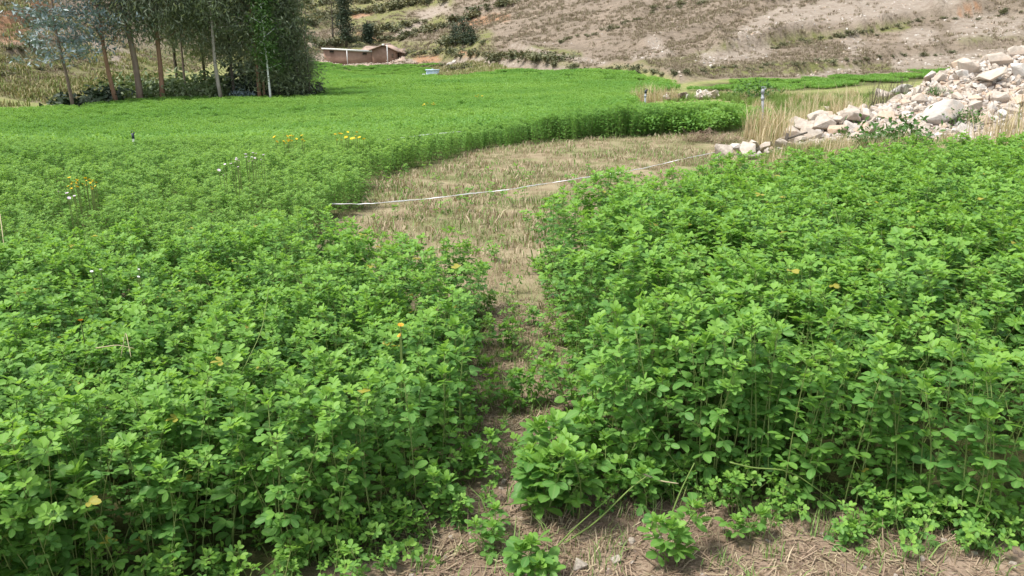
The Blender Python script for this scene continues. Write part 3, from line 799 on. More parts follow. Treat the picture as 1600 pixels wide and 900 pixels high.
def put_stone(name, me, x, y, size, sink=.25, rng=RNG, label=None, group=None, sx=1.0):
    o = link(bpy.data.objects.new(name, me))
    s = size
    o.scale = (s * sx, s * rng.uniform(.75, 1.0), s * rng.uniform(.8, 1.1))
    o.rotation_euler = (rng.uniform(-.5, .5), rng.uniform(-.5, .5), rng.uniform(0, 6.28) if sx == 1 else 0)
    o.location = (x, y, z1(x, y) + s * (.35 - sink))
    return tag(o, label, 'stone', group)
HEAP = [D(u, Y) for u, Y in ((1225, 10.9), (1300, 11.1), (1400, 11.2), (1500, 11.2), (1650, 10.9), (1800, 10.9), (1900, 13), (1800, 16.8), (1650, 17.2), (1540, 16.6), (1470, 15.6), (1400, 14.2), (1340, 13.4), (1270, 12.6), (1215, 11.7))]
GRP = 'stones of the rubble heap'
NAMED = [  # u, v, size in photograph pixels, mesh, label
    (1468, 192, 66, STG[0], 'large smooth grey boulder at the foot of the rubble heap', 1.35),
    (1152, 243, 44, STW[0], 'white block at the left tip of the low stone row', 1.0),
    (1190, 238, 36, STM[0], 'tan stone second from the left tip of the stone row', 1.0),
    (1225, 228, 30, STM[1], 'flat tan stone in the row just left of the dark stick', 1.0),
    (1297, 178, 30, STM[2], 'round tan stone standing up where the row meets the heap', 1.0),
    (1378, 158, 40, STM[3], 'pale blunt stone on the left shoulder of the heap', 1.0),
    (1405, 150, 38, STW[1], 'white slab beside the pale blunt stone on the heap shoulder', 1.3),
    (1560, 105, 46, STM[4], 'big oval pinkish stone high on the right of the heap', 1.3),
    (1510, 118, 52, STM[5], 'big orange tinted block near the crest of the heap', 1.2),
    (1535, 135, 54, STM[6], 'long flat topped slab in the middle of the heap', 1.6),
    (1590, 122, 44, STW[2], 'bluish white stone at the right edge of the heap', 1.2),
    (1590, 92, 40, STM[7], 'topmost tan boulder at the right frame edge', 1.2),
    (1503, 124, 30, STW[3], 'small white stone with grey face under the orange block', 1.0),
    (1563, 188, 34, STW[4], 'white stone low on the right side in dry grass', 1.0),
]
taken = []
for (u, v, px, me, lab, sx) in NAMED:
    x, y, z = gp(u, v)
    s = px / FPX * math.hypot(y, EYE - z) * .84
    put_stone('stone', me, x, y, s, .1, label=lab, group=GRP, sx=sx); taken.append((x, y, s * .45 * sx))
cand = region_points(HEAP, 44)
sizes = .085 + .24 * RNG.random(len(cand)) ** 3.0
order = np.argsort(-sizes)
small = MB(); cnt = 0
vis_cand = []
for i in order:
    x, y = cand[i]; s = sizes[i]
    zz = z1(x, y); u, v = proj(np.array([x]), np.array([y]), np.array([zz]))
    if any((x - a) ** 2 + (y - b) ** 2 < (c + s * .42) ** 2 for a, b, c in taken): continue
    taken.append((x, y, s * .36))
    if u[0] > 1640: continue
    if cnt < 270:
        lab = 'pale angular stone lying in the rubble heap on the right' if v[0] < 175 else 'pale angular stone along the lower edge of the rubble heap'
        put_stone('stone', STM[int(RNG.integers(0, len(STM)))] if RNG.random() < .6 else (STT + STT + STW)[int(RNG.integers(0, 11))], x, y, s * 1.12, .12, label=lab, group=GRP if v[0] < 175 else 'stones along the lower edge of the heap'); cnt += 1
# the low row of stones running to the left tip of the heap
rr = np.random.default_rng(77)
ROW = [(1128, 246), (1165, 247), (1175, 236), (1205, 234), (1215, 240), (1240, 226), (1236, 216), (1252, 212), (1262, 222), (1270, 205), (1284, 208), (1290, 198), (1310, 192), (1305, 204), (1325, 188), (1332, 198), (1345, 182), (1322, 176), (1350, 192), (1248, 203), (1277, 196)]
for (u, v) in ROW:
    x, y, z = gp(u + rr.uniform(-3, 3), v + rr.uniform(-2, 2))
    put_stone('stone', STM[int(rr.integers(0, 14))], x, y, rr.uniform(.22, .42), .02, rng=rr, label='small pale stone in the low row left of the heap', group='stones in the low row')
PEB = [bpy.data.objects.new('pebble_source', m) for m in STM[:6] + STW[:2] + STT[:4]]
xy = region_points(HEAP, 190)
scatter_on('rubble', PEB, xy, .04, .19, 'small broken stones filling the heap', .6, zoff=.02)
xy = region_points([D(1120, 9.9), D(1250, 10.4), D(1340, 11.4), D(1350, 13), D(1270, 12.3), D(1180, 10.9)], 60)
scatter_on('rubble', PEB, xy, .03, .11, 'small broken stones between the stones of the low row', .6, zoff=.02)
xy = region_points(NEARSOIL, 160)
CLOD = [bpy.data.objects.new('clod_source', m) for m in STD + STM[:2]]
scatter_on('soil_crumbs', CLOD, xy, .008, .032, 'crumbs of soil and grit on the bare ground', .6, zoff=.002)
# little pile of stones beyond the crop, and the pale stone behind the pipe
rr = np.random.default_rng(78)
for i in range(34):
    u = rr.uniform(1040, 1126); v = rr.uniform(150, 158) if u > 1050 else rr.uniform(154, 158)
    x, y = D(u, rr.uniform(27.2, 28.6))
    dk = u < 1088 and rr.random() < .75
    put_stone('stone', (STD if dk else STW if rr.random() < .5 else STM)[int(rr.integers(0, 4))], x, y, rr.uniform(.20, .40), -.02 - .25 * rr.random(), rng=rr,
              label='dark brown lump in the little pile beyond the crop' if dk else 'pale stone in the little pile beyond the crop', group='little pile of stones and lumps beyond the crop')
x, y, z = wp(1194, 142, 17); x, y = float(x), float(y)
put_stone('stone', STW[0], x, y + 4, .55, .05, label='single whitish stone just behind the grey pipe riser', group='single stones')
for (u, v, s, me, lab) in ((905, 895, .05, STM[3], 'small pinkish stone on the bare soil at the bottom edge'), (962, 880, .045, STM[5], 'pinkish stone right of the bottom sprig'), (838, 262, .07, STD[1], 'dark clod on the mown patch')):
    x, y, z = gp(u, v); put_stone('stone', me, x, y, s, .1, label=lab, group='single stones')

# ------------------------------------------------------------------ trees
def leaf_cards(mb, rng, C, spread, n, L, W, hang=.0, young=.15, flat=1.0):
    """n narrow leaves around centre C; hang 1 = drooping straight down"""
    P = C + rng.normal(0, 1, (n, 3)) * np.array([spread, spread, spread * flat])
    el = rng.uniform(-1.2, .9, n) * (1 - hang) + (-1.1 + rng.normal(0, .35, n)) * hang
    Mx = frames(rng.uniform(0, 6.28, n), el, rng.uniform(-1.2, 1.2, n)) * rng.uniform(.6, 1.3, n)[:, None, None]
    n = int(n)
    T = np.array([(0, 0, 0), (.5 * L, W / 2, .02 * L), (L, 0, -.06 * L), (.5 * L, -W / 2, .02 * L)])
    add_many(mb, T, [(0, 1, 2), (0, 2, 3)], Mx, P, np.stack([.6 * rng.random() + .4 * rng.random(n), np.zeros(n), np.full(n, max(0, rng.random() - .6) * 1.6) + (rng.random(n) < young) * .4 * rng.random(n)], 1))

def eucalyptus(u, v, Y, H, trunk_px, lean, cols, crown0, rad0, label, leaf='gum_dark', bark='bark', n_limb=22, per=150, hang=.75, L=.34, W=.075, seed=0, taper=1.0, spread=.5, whorl=False, name='eucalyptus_tree', extra_stems=0):
    rng = np.random.default_rng(seed)
    if H > 9: n_limb = int(n_limb * .8); crown0 = min(.5, crown0 * H / (3.2 + .42 * H)); H = 3.2 + .42 * H
    x, y = D(u, Y); z = z1(x, y)
    root = empty(name, (x, y, z)); tag(root, label, 'tree', 'eucalyptus trees at the field edge')
    t = np.linspace(0, 1, 10)
    wob = rng.uniform(-.18, .18, (2, 3))
    line = np.stack([lean * t * H + .3 * sum(wob[0, k] * np.sin((k + 1.5) * 2.2 * t) for k in range(3)), sum(wob[1, k] * np.sin((k + 1.5) * 2.1 * t) for k in range(3)), H * t - .15], 1)
    r0 = trunk_px / FPX * Y / 2 * .72
    tb = MB(); tb.tube(line, r0 * (1.15 - .85 * t ** .8), 8)
    tb.tube(np.array([line[0] - [0, 0, .1], line[0] + [0, 0, .25]]), [r0 * 1.45, r0 * 1.12], 8)
    for e in range(extra_stems):
        off = np.array([rng.uniform(-.7, .7), rng.uniform(-.4, .4), 0]); l2 = line * np.array([1, 1, rng.uniform(.5, .8)]) + off + np.outer(t, off * .6)
        tb.tube(l2, r0 * .7 * (1.1 - .85 * t), 6)
    tb.obj('trunk', M[bark], root, True)
    br = MB(); cr = MB()
    at = lambda q: np.array([np.interp(q, t, line[:, k]) for k in range(3)])
    for i in range(n_limb):
        q = (crown0 + (1 - crown0) * (i + rng.random()) / n_limb) if not whorl else crown0 + (1 - crown0) * (int(i / 5) + .15 * rng.random()) / (n_limb / 5)
        if q > .99: q = .99
        b = at(q); yaw = i * 2.4 + rng.uniform(-.4, .4)
        rise = rng.uniform(.2, .8) if not whorl else rng.uniform(-.05, .3)
        ln = rad0 * (1 - taper * .75 * (q - crown0) / (1 - crown0 + 1e-6)) * rng.uniform(.6, 1.15)
        d = np.array([math.cos(yaw), math.sin(yaw), rise]); tip = b + d * ln
        mid = b + d * ln * .5 + np.array([0, 0, -.05 * ln])
        br.tube([b, mid, tip + [0, 0, -.1 * ln * hang]], [max(.012, r0 * .3 * (1.2 - q)), .016, .006], 4, cap=False)
        ks = 3 if not whorl else 3
        for k in range(ks):
            c = b + d * ln * (.4 + .62 * k / (ks - 1)) + rng.normal(0, .18, 3) * ln * .35
            leaf_cards(cr, rng, c + np.array([0, 0, -.25 * hang * spread]), spread * rng.uniform(.6, 1.1), int(per / ks * 1.15), L * .75, W * .72, hang * .7, .12, .35 if whorl else .8)
            if rng.random() < .5: br.tube([b + d * ln * .4, c], [.014, .005], 3, cap=False)
    br.obj('branch', M[bark], root)
    root.children[-1]['kind'] = 'stuff'
    cr.obj('crown', M[leaf], root)
    return root

eucalyptus(106, 156, 37, 9.5, 7, -.002, None, .26, 1.85, 'young blue grey gum with flat leaf tiers, leftmost tree', 'gum_blue', 'bark', 46, 90, .1, .30, .11, 11, spread=.42, whorl=True, taper=.4)
eucalyptus(177, 154, 38, 12, 9, -.06, None, .22, 1.5, 'leaning brown trunked gum with blue grey leaves beside the leftmost tree', 'gum_blue', 'bark_red', 34, 120, .2, .26, .10, 12, spread=.45, taper=.5)
eucalyptus(213, 152, 39, 16, 13, -.035, None, .20, 1.6, 'tall thick trunked eucalyptus leaning left, third from the left', 'gum_dark', 'bark', 38, 260, .85, .34, .07, 13, spread=.6, taper=.5)
eucalyptus(248, 152, 39.5, 15, 10, .01, None, .20, 1.7, 'eucalyptus with drooping dark curtains of leaves and red bark, fourth from the left', 'gum_dark', 'bark_red', 46, 300, .95, .36, .07, 14, spread=.6, taper=.4)
eucalyptus(288, 150, 42, 10, 5, .005, None, .32, 1.2, 'thin trunked small eucalyptus left of the pale trunk', 'gum_mid', 'bark', 28, 220, .7, .30, .06, 15, spread=.55)
eucalyptus(342, 154, 40.5, 15, 8, -.02, None, .24, 1.7, 'eucalyptus with straight pale trunk in the middle of the row', 'gum_mid', 'bark_pale', 44, 260, .7, .32, .07, 16, spread=.62, taper=.4)
eucalyptus(363, 153, 42, 13, 6, .005, None, .16, 1.5, 'dark slender eucalyptus just right of the pale trunk', 'gum_dark', 'bark_dark', 44, 260, .7, .32, .07, 17, spread=.62, taper=.4)
eucalyptus(402, 155, 41, 15, 8, -.005, None, .20, 1.5, 'eucalyptus with twin orange brown trunks', 'gum_dark', 'bark_red', 46, 260, .75, .32, .07, 18, spread=.6, taper=.4, extra_stems=1)
eucalyptus(419, 155, 40.2, 6.5, 4.5, .0, None, .26, .62, 'slim young gum with white trunk and bright green leaves', 'gum_bright', 'whitepaint', 26, 130, .4, .2, .08, 19, spread=.28, taper=.6)
eucalyptus(437, 155, 41.5, 9.5, 5, -.01, None, .07, 1.05, 'bushy dark eucalyptus with many thin stems right of the white trunk', 'gum_mid', 'bark_dark', 60, 280, .55, .28, .065, 20, spread=.5, taper=.6, extra_stems=4)
eucalyptus(459, 154, 42, 6.3, 5, -.03, None, .08, .9, 'dense dark eucalyptus with rounded outline at the right end of the row', 'gum_dark', 'bark_dark', 56, 280, .5, .26, .06, 21, spread=.46, taper=.75, extra_stems=4)
eucalyptus(478, 152, 43, 2.6, 1.6, .01, None, .45, .45, 'tiny round sapling at the right end of the tree row', 'gum_mid', 'bark', 12, 70, .3, .16, .06, 22, spread=.25)
eucalyptus(274, 148, 47, 15, 7, .0, None, .27, 2.0, 'shaded eucalyptus behind the drooping one', 'gum_dark', 'bark_dark', 40, 240, .7, .36, .08, 23, spread=.75, taper=.3)
eucalyptus(318, 148, 48, 14, 6, .0, None, .16, 2.0, 'shaded eucalyptus behind, left of the pale trunk', 'gum_mid', 'bark_dark', 44, 260, .7, .36, .08, 24, spread=.75, taper=.3)
eucalyptus(382, 148, 47, 16, 7, .0, None, .12, 2.0, 'shaded eucalyptus behind, between pale and orange trunks', 'gum_dark', 'bark_dark', 48, 260, .7, .36, .08, 25, spread=.75, taper=.3)
eucalyptus(412, 149, 47, 15, 6, .0, None, .12, 1.5, 'shaded eucalyptus behind the white trunked young gum', 'gum_mid', 'bark_dark', 46, 260, .7, .36, .08, 26, spread=.7, taper=.3)

def bush_mesh(rng, name, leaf, n=420, lump=7, L=.16, W=.09, h=.8):
    mb = MB()
    cs = rng.normal(0, .28, (lump, 3)) * np.array([1.1, 1.1, .5]) + np.array([0, 0, .34 * h])
    for c in cs:
        c[2] = max(.1, c[2])
        leaf_cards(mb, rng, c, .17, int(n / lump), L, W, 0, .2, .8)
    st = np.random.default_rng(int(rng.integers(0, 1e6)))
    for k in range(5):
        c = cs[k % lump]; mb.tube([(0, 0, -.05), c * .5, c], [.02, .014, .006], 3, (.05, 0, 0), 1, cap=False)
    me = mb.mesh(name, [M[leaf], M['bark_dark']]); return me
BUSH = [bush_mesh(np.random.default_rng(500 + i), 'bush', 'bush', 900, 9, .11, .06) for i in range(4)]
BUSHB = bush_mesh(np.random.default_rng(509), 'bush', 'gum_blue', 420)
BUSHD = [bush_mesh(np.random.default_rng(512 + i), 'bush', 'conifer', 600) for i in range(2)]
SHRUB = [bush_mesh(np.random.default_rng(520 + i), 'shrub', 'shrub', 260, 6, .2, .13, .8) for i in range(5)]
def put(name, me, x, y, size, label, cat, group, h=1.0, rng=RNG):
    o = link(bpy.data.objects.new(name, me)); o.location = (x, y, z1(x, y) - .03)
    o.rotation_euler = (0, 0, rng.uniform(0, 6.28)); o.scale = (size, size, size * h)
    return tag(o, label, cat, group)
for (u, Y, s, me, lab, h) in (
    (122, 38, 1.3, BUSHD[0], 'low dark green bush at the foot of the leftmost tree', .8), (152, 38.5, 1.15, BUSHD[1], 'low dark green bush between the two leftmost trunks', .8),
    (95, 38, .8, BUSH[0], 'small bush left of the leftmost trunk', .8), (196, 41, 1.5, BUSH[0], 'bright green bush left of the thick leaning trunk', .95), (228, 41, 1.4, BUSH[1], 'bright green bush right of the thick leaning trunk', .95),
    (262, 41, 1.5, BUSH[2], 'green bush right of the red barked trunk', .9), (285, 43.5, 1.7, BUSH[3], 'wide green bush behind the thin trunk', 1.0), (312, 42, 1.6, BUSH[0], 'broad leafy bush left of the pale trunk', .9),
    (330, 44, 1.5, BUSHD[0], 'dark bush behind the pale trunk', 1.0), (378, 41, .62, BUSHB, 'bluish bush between the pale trunk and the orange trunks', 1.1), (390, 45, 1.8, BUSHD[1], 'dark bush behind the orange trunks', 1.1),
    (432, 43, 1.4, BUSHD[0], 'dark bush right of the white trunk', 1.0), (455, 43.5, 1.5, BUSHD[1], 'dark bush under the right end of the tree row', .9)):
    x, y = D(u, Y); put('bush', me, x, y, s * 1.65, lab, 'bush', 'bushes under the trees', h)

# trees by the house
def dark_tree(u, v, H, px, label, leaf='conifer', n_limb=40, rad=1.6, crown0=.08, per=120, L=.45, W=.16, seed=0, Y=None, taper=.8, name='dark_tree'):
    rng = np.random.default_rng(seed)
    x, y, z = gp(u, v)
    root = empty(name, (x, y, z)); tag(root, label, 'tree', 'trees by the house')
    tb = MB(); t = np.linspace(0, 1, 6); line = np.stack([.02 * H * np.sin(3 * t), 0 * t, H * t - .2], 1)
    tb.tube(line, .22 * (1.1 - t), 6); 
    cr = MB()
    for i in range(n_limb):
        q = crown0 + (1 - crown0) * (i + .5) / n_limb; b = np.array([0, 0, H * q]); yaw = i * 2.4
        ln = rad * rng.uniform(.45, 1.15) * (1 - taper * q) + .15; d = np.array([math.cos(yaw), math.sin(yaw), rng.uniform(.0, .5)])
        tb.tube([b, b + d * ln], [.06, .02], 3, cap=False)
        if per:
            for k in (.45, .95): leaf_cards(cr, rng, b + d * ln * k, .38, per // 2, L, W, .2, .1, .8)
    tb.obj('trunk', M['bark_dark'], root)
    if per: cr.obj('crown', M[leaf], root)
    return root
dark_tree(541, 74, 10.5, 0, 'tall dark green tree just behind the long low wing', seed=31, rad=1.9, taper=.55, per=110)
dark_tree(520, 66, 11, 0, 'half bare spreading tree left of the tall dark tree', leaf='shrub', seed=32, rad=2.6, taper=.2, per=26, crown0=.2, n_limb=34)
dark_tree(576, 69, 3.6, 0, 'small dark upright tree behind the brown roof', seed=33, rad=1.0, taper=.5, n_limb=20, per=110)
dark_tree(724, 72, 3.8, 0, 'small pointed conifer in the dark shrub clump', seed=34, rad=.75, taper=.9, n_limb=22, per=60, L=.3, W=.1)
dark_tree(712, 73, 3.0, 0, 'shorter pointed conifer left in the dark shrub clump', seed=35, rad=.7, taper=.9, n_limb=20, per=60, L=.3, W=.1)
dark_tree(735, 72, 2.6, 0, 'shortest conifer right in the dark shrub clump', seed=36, rad=.7, taper=.9, n_limb=18, per=60, L=.3, W=.1)

# shrubs on the hill
rs = np.random.default_rng(88)
def shrub_at(u, v, size, label, group, me=None, h=.8):
    x, y, z = gp(u, v)
    put('shrub', me or SHRUB[int(rs.integers(0, 5))], x, y, size, label, 'shrub', group, h * rs.uniform(.8, 1.2), rs)
LINES = [([(600, 66), (640, 58), (680, 44), (720, 32), (760, 16), (800, 6)], 26, 2.6, 'olive shrub in the diagonal hedge above the house', 'shrubs of the diagonal hedge above the house'),
         ([(470, 40), (520, 28), (600, 16), (690, 2)], 22, 3.6, 'olive shrub on the terraces above the tall dark tree', 'shrubs on the upper terraces'),
         ([(470, 12), (540, 6), (620, 2)], 12, 4.0, 'grey green shrub at the upper left of the far hill', 'shrubs at the top of the far hill'),
         ([(575, 50), (625, 44), (655, 34)], 10, 2.6, 'low shrub beside the pale field strip above the house', 'shrubs beside the pale field strip'),
         ([(640, 86), (700, 84), (760, 88), (820, 92), (870, 98)], 26, 1.6, 'olive shrub on the slope right of the house', 'shrubs on the slope right of the house'),
         ([(690, 70), (715, 66), (745, 68)], 12, 2.1, 'dark shrub in the clump around the small conifers', 'shrubs of the dark clump'),
         ([(480, 68), (520, 72), (560, 64)], 9, 2.2, 'shrub on the grassy terrace behind the long wing', 'shrubs behind the long wing'),
         ([(690, 102), (710, 108), (735, 106)], 9, 1.1, 'low bush beside the pale blue box', 'bushes beside the pale blue box'),
         ([(870, 104), (960, 112), (1040, 118)], 18, .75, 'small grey shrub along the toe of the right hill', 'shrubs along the toe of the right hill'),
         ([(1210, 76), (1280, 62), (1360, 50), (1450, 34), (1590, 22)], 40, .62, 'dry brown shrub on the long bank of the right hill', 'shrubs on the long bank'),
         ([(1060, 116), (1200, 104), (1320, 96), (1480, 84)], 24, .5, 'low olive tuft shrub at the lower right hillside', 'low shrubs of the lower right hillside'),
         ([(880, 66), (960, 44), (1040, 14), (1100, 4)], 24, .8, 'dry shrub on the upper slope of the right hill', 'shrubs on the upper slope'),
         ([(20, 80), (60, 70), (30, 50), (70, 20), (20, 8)], 14, 1.0, 'olive shrub on the left slope near the reddish bank', 'shrubs on the left slope'),
         ([(0, 122), (60, 112), (130, 104), (200, 100)], 12, .6, 'low tuft on the grassy left slope', 'tufts on the grassy left slope')]
for line, n, size, lab, grp in LINES:
    lu = np.array(line, float); seg = np.linspace(0, len(lu) - 1, n)
    for q in seg:
        u = np.interp(q, range(len(lu)), lu[:, 0]) + rs.normal(0, 6); v = np.interp(q, range(len(lu)), lu[:, 1]) + rs.normal(0, 2.2)
        shrub_at(u, max(v, -3), size * rs.uniform(.5, 1.2), lab, grp)

# dry tufts over the hillside: nobody could count them
TUFT = [proto(blades(np.random.default_rng(350 + i), 24, .24, .10, .36, .02, .9, .22), 'hill_tuft_source', M['hillgrass']) for i in range(5)]
def hill_points(n):
    a = RNG.uniform(-36, 36, n); r = np.exp(RNG.uniform(math.log(40), math.log(260), n))
    x = r * np.sin(np.radians(a)); y = r * np.cos(np.radians(a))
    k = hill_mask(x, y) > .8
    return np.stack([x, y], 1)[k]
xy = hill_points(110000)
dens = fbm(xy[:, 0] * .12, xy[:, 1] * .12, 41, 4)
z_ = zf(xy[:, 0], xy[:, 1]); uu, vv = proj(xy[:, 0], xy[:, 1], z_)
bm_ = np.zeros(len(xy))
for line, w in BARE: bm_ = np.maximum(bm_, near_line(uu, vv, line, w))
k = (RNG.random(len(xy)) < smooth(.34, .58, dens) * .85 + .12) & (RNG.random(len(xy)) > bm_ * .85) & (vv > -25)
n = int(k.sum())
dd = np.hypot(xy[k, 0], xy[k, 1])
scatter('hill_grass', TUFT, np.stack([xy[k, 0], xy[k, 1], z_[k] - .02], 1), np.stack([RNG.normal(0, .15, n), RNG.normal(0, .15, n), RNG.uniform(0, 6.28, n)], 1), RNG.uniform(.4, 1.05, n) * np.clip(dd / 75, .8, 2.0), 'dry brown grass tufts over the hillside')

# ------------------------------------------------------------------ the house at the foot of the hill
HX, HY = D(565, 136)
def hu(u): return (u - 565) * 136.3 / FPX     # metres along the front, from the middle
base_z = min(z1(HX + hu(u), HY) for u in (508, 565, 628))
house = empty('adobe_house', (HX, HY, base_z))
tag(house, 'long low brown adobe house with a gabled block at its right end', 'house')
PX = 136.3 / FPX
_,_,zref = wp(565, 95, 136)
def hz(v): return float(wp(565, v, 136)[2]) - base_z
b = MB(); x0, x1 = hu(508), hu(581)
wt0, wt1 = hz(77), hz(81.5)
zb = -.4
b.add([(x0, 0, zb), (x1, 0, zb), (x1, 4, zb), (x0, 4, zb), (x0, 0, wt0), (x1, 0, wt1), (x1, 4, wt1 - .5), (x0, 4, wt0 - .5)], [(0, 3, 2, 1), (4, 5, 6, 7), (0, 1, 5, 4), (1, 2, 6, 5), (2, 3, 7, 6), (3, 0, 4, 7)])
b.obj('wing_wall', M['adobe'], house)
b = MB()
b.add([(x0 - .25, -.3, wt0 + .02), (x1 - .02, -.3, wt1 + .02), (x1 - .02, 4.2, wt1 - .50), (x0 - .25, 4.2, wt0 - .50), (x0 - .25, -.3, wt0 + .24), (x1 - .02, -.3, wt1 + .30), (x1 - .02, 4.2, wt1 - .26), (x0 - .25, 4.2, wt0 - .30)],
      [(0, 3, 2, 1), (4, 5, 6, 7), (0, 1, 5, 4), (1, 2, 6, 5), (2, 3, 7, 6), (3, 0, 4, 7)])
b.obj('wing_roof', M['zinc'], house)
for (u, v, w) in ((520.3, 80.5, 6), (569.5, 83.8, 6)):
    b = MB(); b.box((hu(u - w / 2), -.06, hz(v + 1.2)), (hu(u + w / 2), .05, hz(v - 1.2))); wdw = b.obj('window', M['dark'], house)
    f = MB(); f.box((hu(u - w / 2) - .06, -.10, hz(v + 1.2) - .10), (hu(u + w / 2) + .06, -.063, hz(v + 1.2) - .003)); f.box((hu(u - w / 2) - .06, -.10, hz(v - 1.2) + .003), (hu(u + w / 2) + .06, -.063, hz(v - 1.2) + .08)); f.obj('frame', M['wood'], wdw)
b = MB(); b.tube([(hu(543.5), -.38, -.3), (hu(543.5), -.38, (wt0 + wt1) / 2 + .05)], .07, 6); b.obj('downpipe', M['whitepaint'], house)
# gabled block
g0, g1, ga = hu(581) + .003, hu(616), hu(598.5)
e0, e1, za = hz(77.5), hz(79.5), hz(70.6)
b = MB()
fr = [(g0, -.25, zb), (g1, -.25, zb), (g1, -.25, e1), (ga, -.25, za), (g0, -.25, e0)]
b.add(fr + [(x, 7, z) for x, y, z in fr], [(0, 1, 2, 3, 4), (9, 8, 7, 6, 5), (0, 5, 6, 1), (1, 6, 7, 2), (4, 9, 5, 0), (2, 7, 8, 3), (3, 8, 9, 4)])
b.obj('gable_wall', M['adobe'], house)
def slab(p, q, y0, y1, th, mat, name, parent):
    b = MB(); (xa, zA), (xb, zB) = p, q
    b.add([(xa, y0, zA), (xb, y0, zB), (xb, y1, zB), (xa, y1, zA), (xa, y0, zA + th), (xb, y0, zB + th), (xb, y1, zB + th), (xa, y1, zA + th)], [(0, 3, 2, 1), (4, 5, 6, 7), (0, 1, 5, 4), (1, 2, 6, 5), (2, 3, 7, 6), (3, 0, 4, 7)])
    return b.obj(name, mat, parent)
sl = (za - e0) / (ga - g0); sr = (za - e1) / (g1 - ga)
slab((g0 - .45, e0 - .45 * sl + .01), (ga - .004, za + .01), -.7, 7.3, .16, M['tile'], 'roof_slope', house)
slab((ga + .004, za + .01), (g1 + .55, e1 - .55 * sr + .01), -.7, 7.3, .16, M['tile'], 'roof_slope', house)
b = MB(); b.tube([(ga, -.6, za + .17), (ga, 7.2, za + .17)], .13, 6); b.obj('ridge_cap', M['tile'], house)
b = MB(); b.box((ga - .2, -.78, za - .06), (ga + .2, -.703, za + .2)); b.obj('ridge_end', M['whitepaint'], house)
b = MB(); b.box((hu(610), -.31, hz(90.5)), (hu(612.4), -.2, hz(84))); b.obj('door', M['wood'], house)
# rear block with clay roof seen over the wing, and a lower roof at the right
rz0, rz1 = hz(77.5), hz(71.6)
b = MB()
b.add([(hu(557), 4.5, rz0), (hu(584), 4.5, rz0 - .3), (hu(583), 7.6, rz1 - .1), (hu(560), 7.6, rz1), (hu(557), 4.5, rz0 - .14), (hu(584), 4.5, rz0 - .44), (hu(583), 7.6, rz1 - .24), (hu(560), 7.6, rz1 - .14)],
      [(0, 1, 2, 3), (7, 6, 5, 4), (0, 4, 5, 1), (1, 5, 6, 2), (2, 6, 7, 3), (3, 7, 4, 0)])
rr_ = b.obj('rear_roof', M['tile'], house)
b = MB(); b.box((hu(559), 5.2, -.3), (hu(582), 7.4, rz0 - .5)); b.obj('rear_wall', M['adobe'], house)
b = MB()
b.add([(hu(617.5), 1.5, hz(80)), (hu(629), 1.5, hz(83)), (hu(625), 4.5, hz(75.8)), (hu(617), 4.5, hz(76.5)), (hu(617.5), 1.5, hz(80) - .14), (hu(629), 1.5, hz(83) - .14), (hu(625), 4.5, hz(75.8) - .14), (hu(617), 4.5, hz(76.5) - .14)],
      [(0, 1, 2, 3), (7, 6, 5, 4), (0, 4, 5, 1), (1, 5, 6, 2), (2, 6, 7, 3), (3, 7, 4, 0)])
b.obj('side_roof', M['tile'], house)
b = MB(); b.box((hu(618), 2.2, -.3), (hu(626), 4.3, hz(81.5))); b.obj('side_wall', M['adobe'], house)
# low masonry wall along the field in front of the house
lw = empty('low_wall', (HX, HY - 2.4, base_z)); tag(lw, 'low pale masonry wall between the field and the adobe house', 'wall')
rw = np.random.default_rng(91)
xs = np.linspace(hu(500), hu(632), 40)
stuffw = MB()
zc = lambda x: z1(HX + x, HY - 2.4) - base_z
core = MB(); core_top = []
for a_, c_ in zip(xs[:-1], xs[1:]):
    za_, zc_ = zc(a_), zc(c_)
    core.add([(a_, -.16, za_ - .3), (c_, -.16, zc_ - .3), (c_, .16, zc_ - .3), (a_, .16, za_ - .3), (a_, -.16, za_ + .42), (c_, -.16, zc_ + .42), (c_, .16, zc_ + .42), (a_, .16, za_ + .42)], [(4, 5, 6, 7), (0, 1, 5, 4), (2, 3, 7, 6)])
core.obj('wall_core', M['stonewall'], lw)
bms = [stone_mesh(np.random.default_rng(600 + i), 'wall_stone', M['stone'], .6, 14) for i in range(4)]
for x in np.arange(hu(501), hu(631), .36):
    o = link(bpy.data.objects.new('wall_stone', bms[int(rw.integers(0, 4))]), lw)
    o.location = (x, -.05, zc(x) + .46 + rw.uniform(-.05, .05)); o.scale = (.45, .4, rw.uniform(.3, .5)); o.rotation_euler = (0, 0, rw.uniform(-.3, .3))
# white pole in front of the gable
px_, py_ = D(605, 133); pz = z1(px_, py_)
pole = empty('white_pole', (px_, py_, pz)); tag(pole, 'thin white pole standing in front of the gabled house', 'pole')
b = MB(); b.tube([(0, 0, -.3), (0, 0, 3.3)], [.07, .055], 8); b.obj('pole_shaft', M['whitepaint'], pole)
b = MB(); b.tube([(0, 0, 3.303), (0, 0, 3.36)], .075, 8); b.obj('pole_cap', M['zinc'], pole)

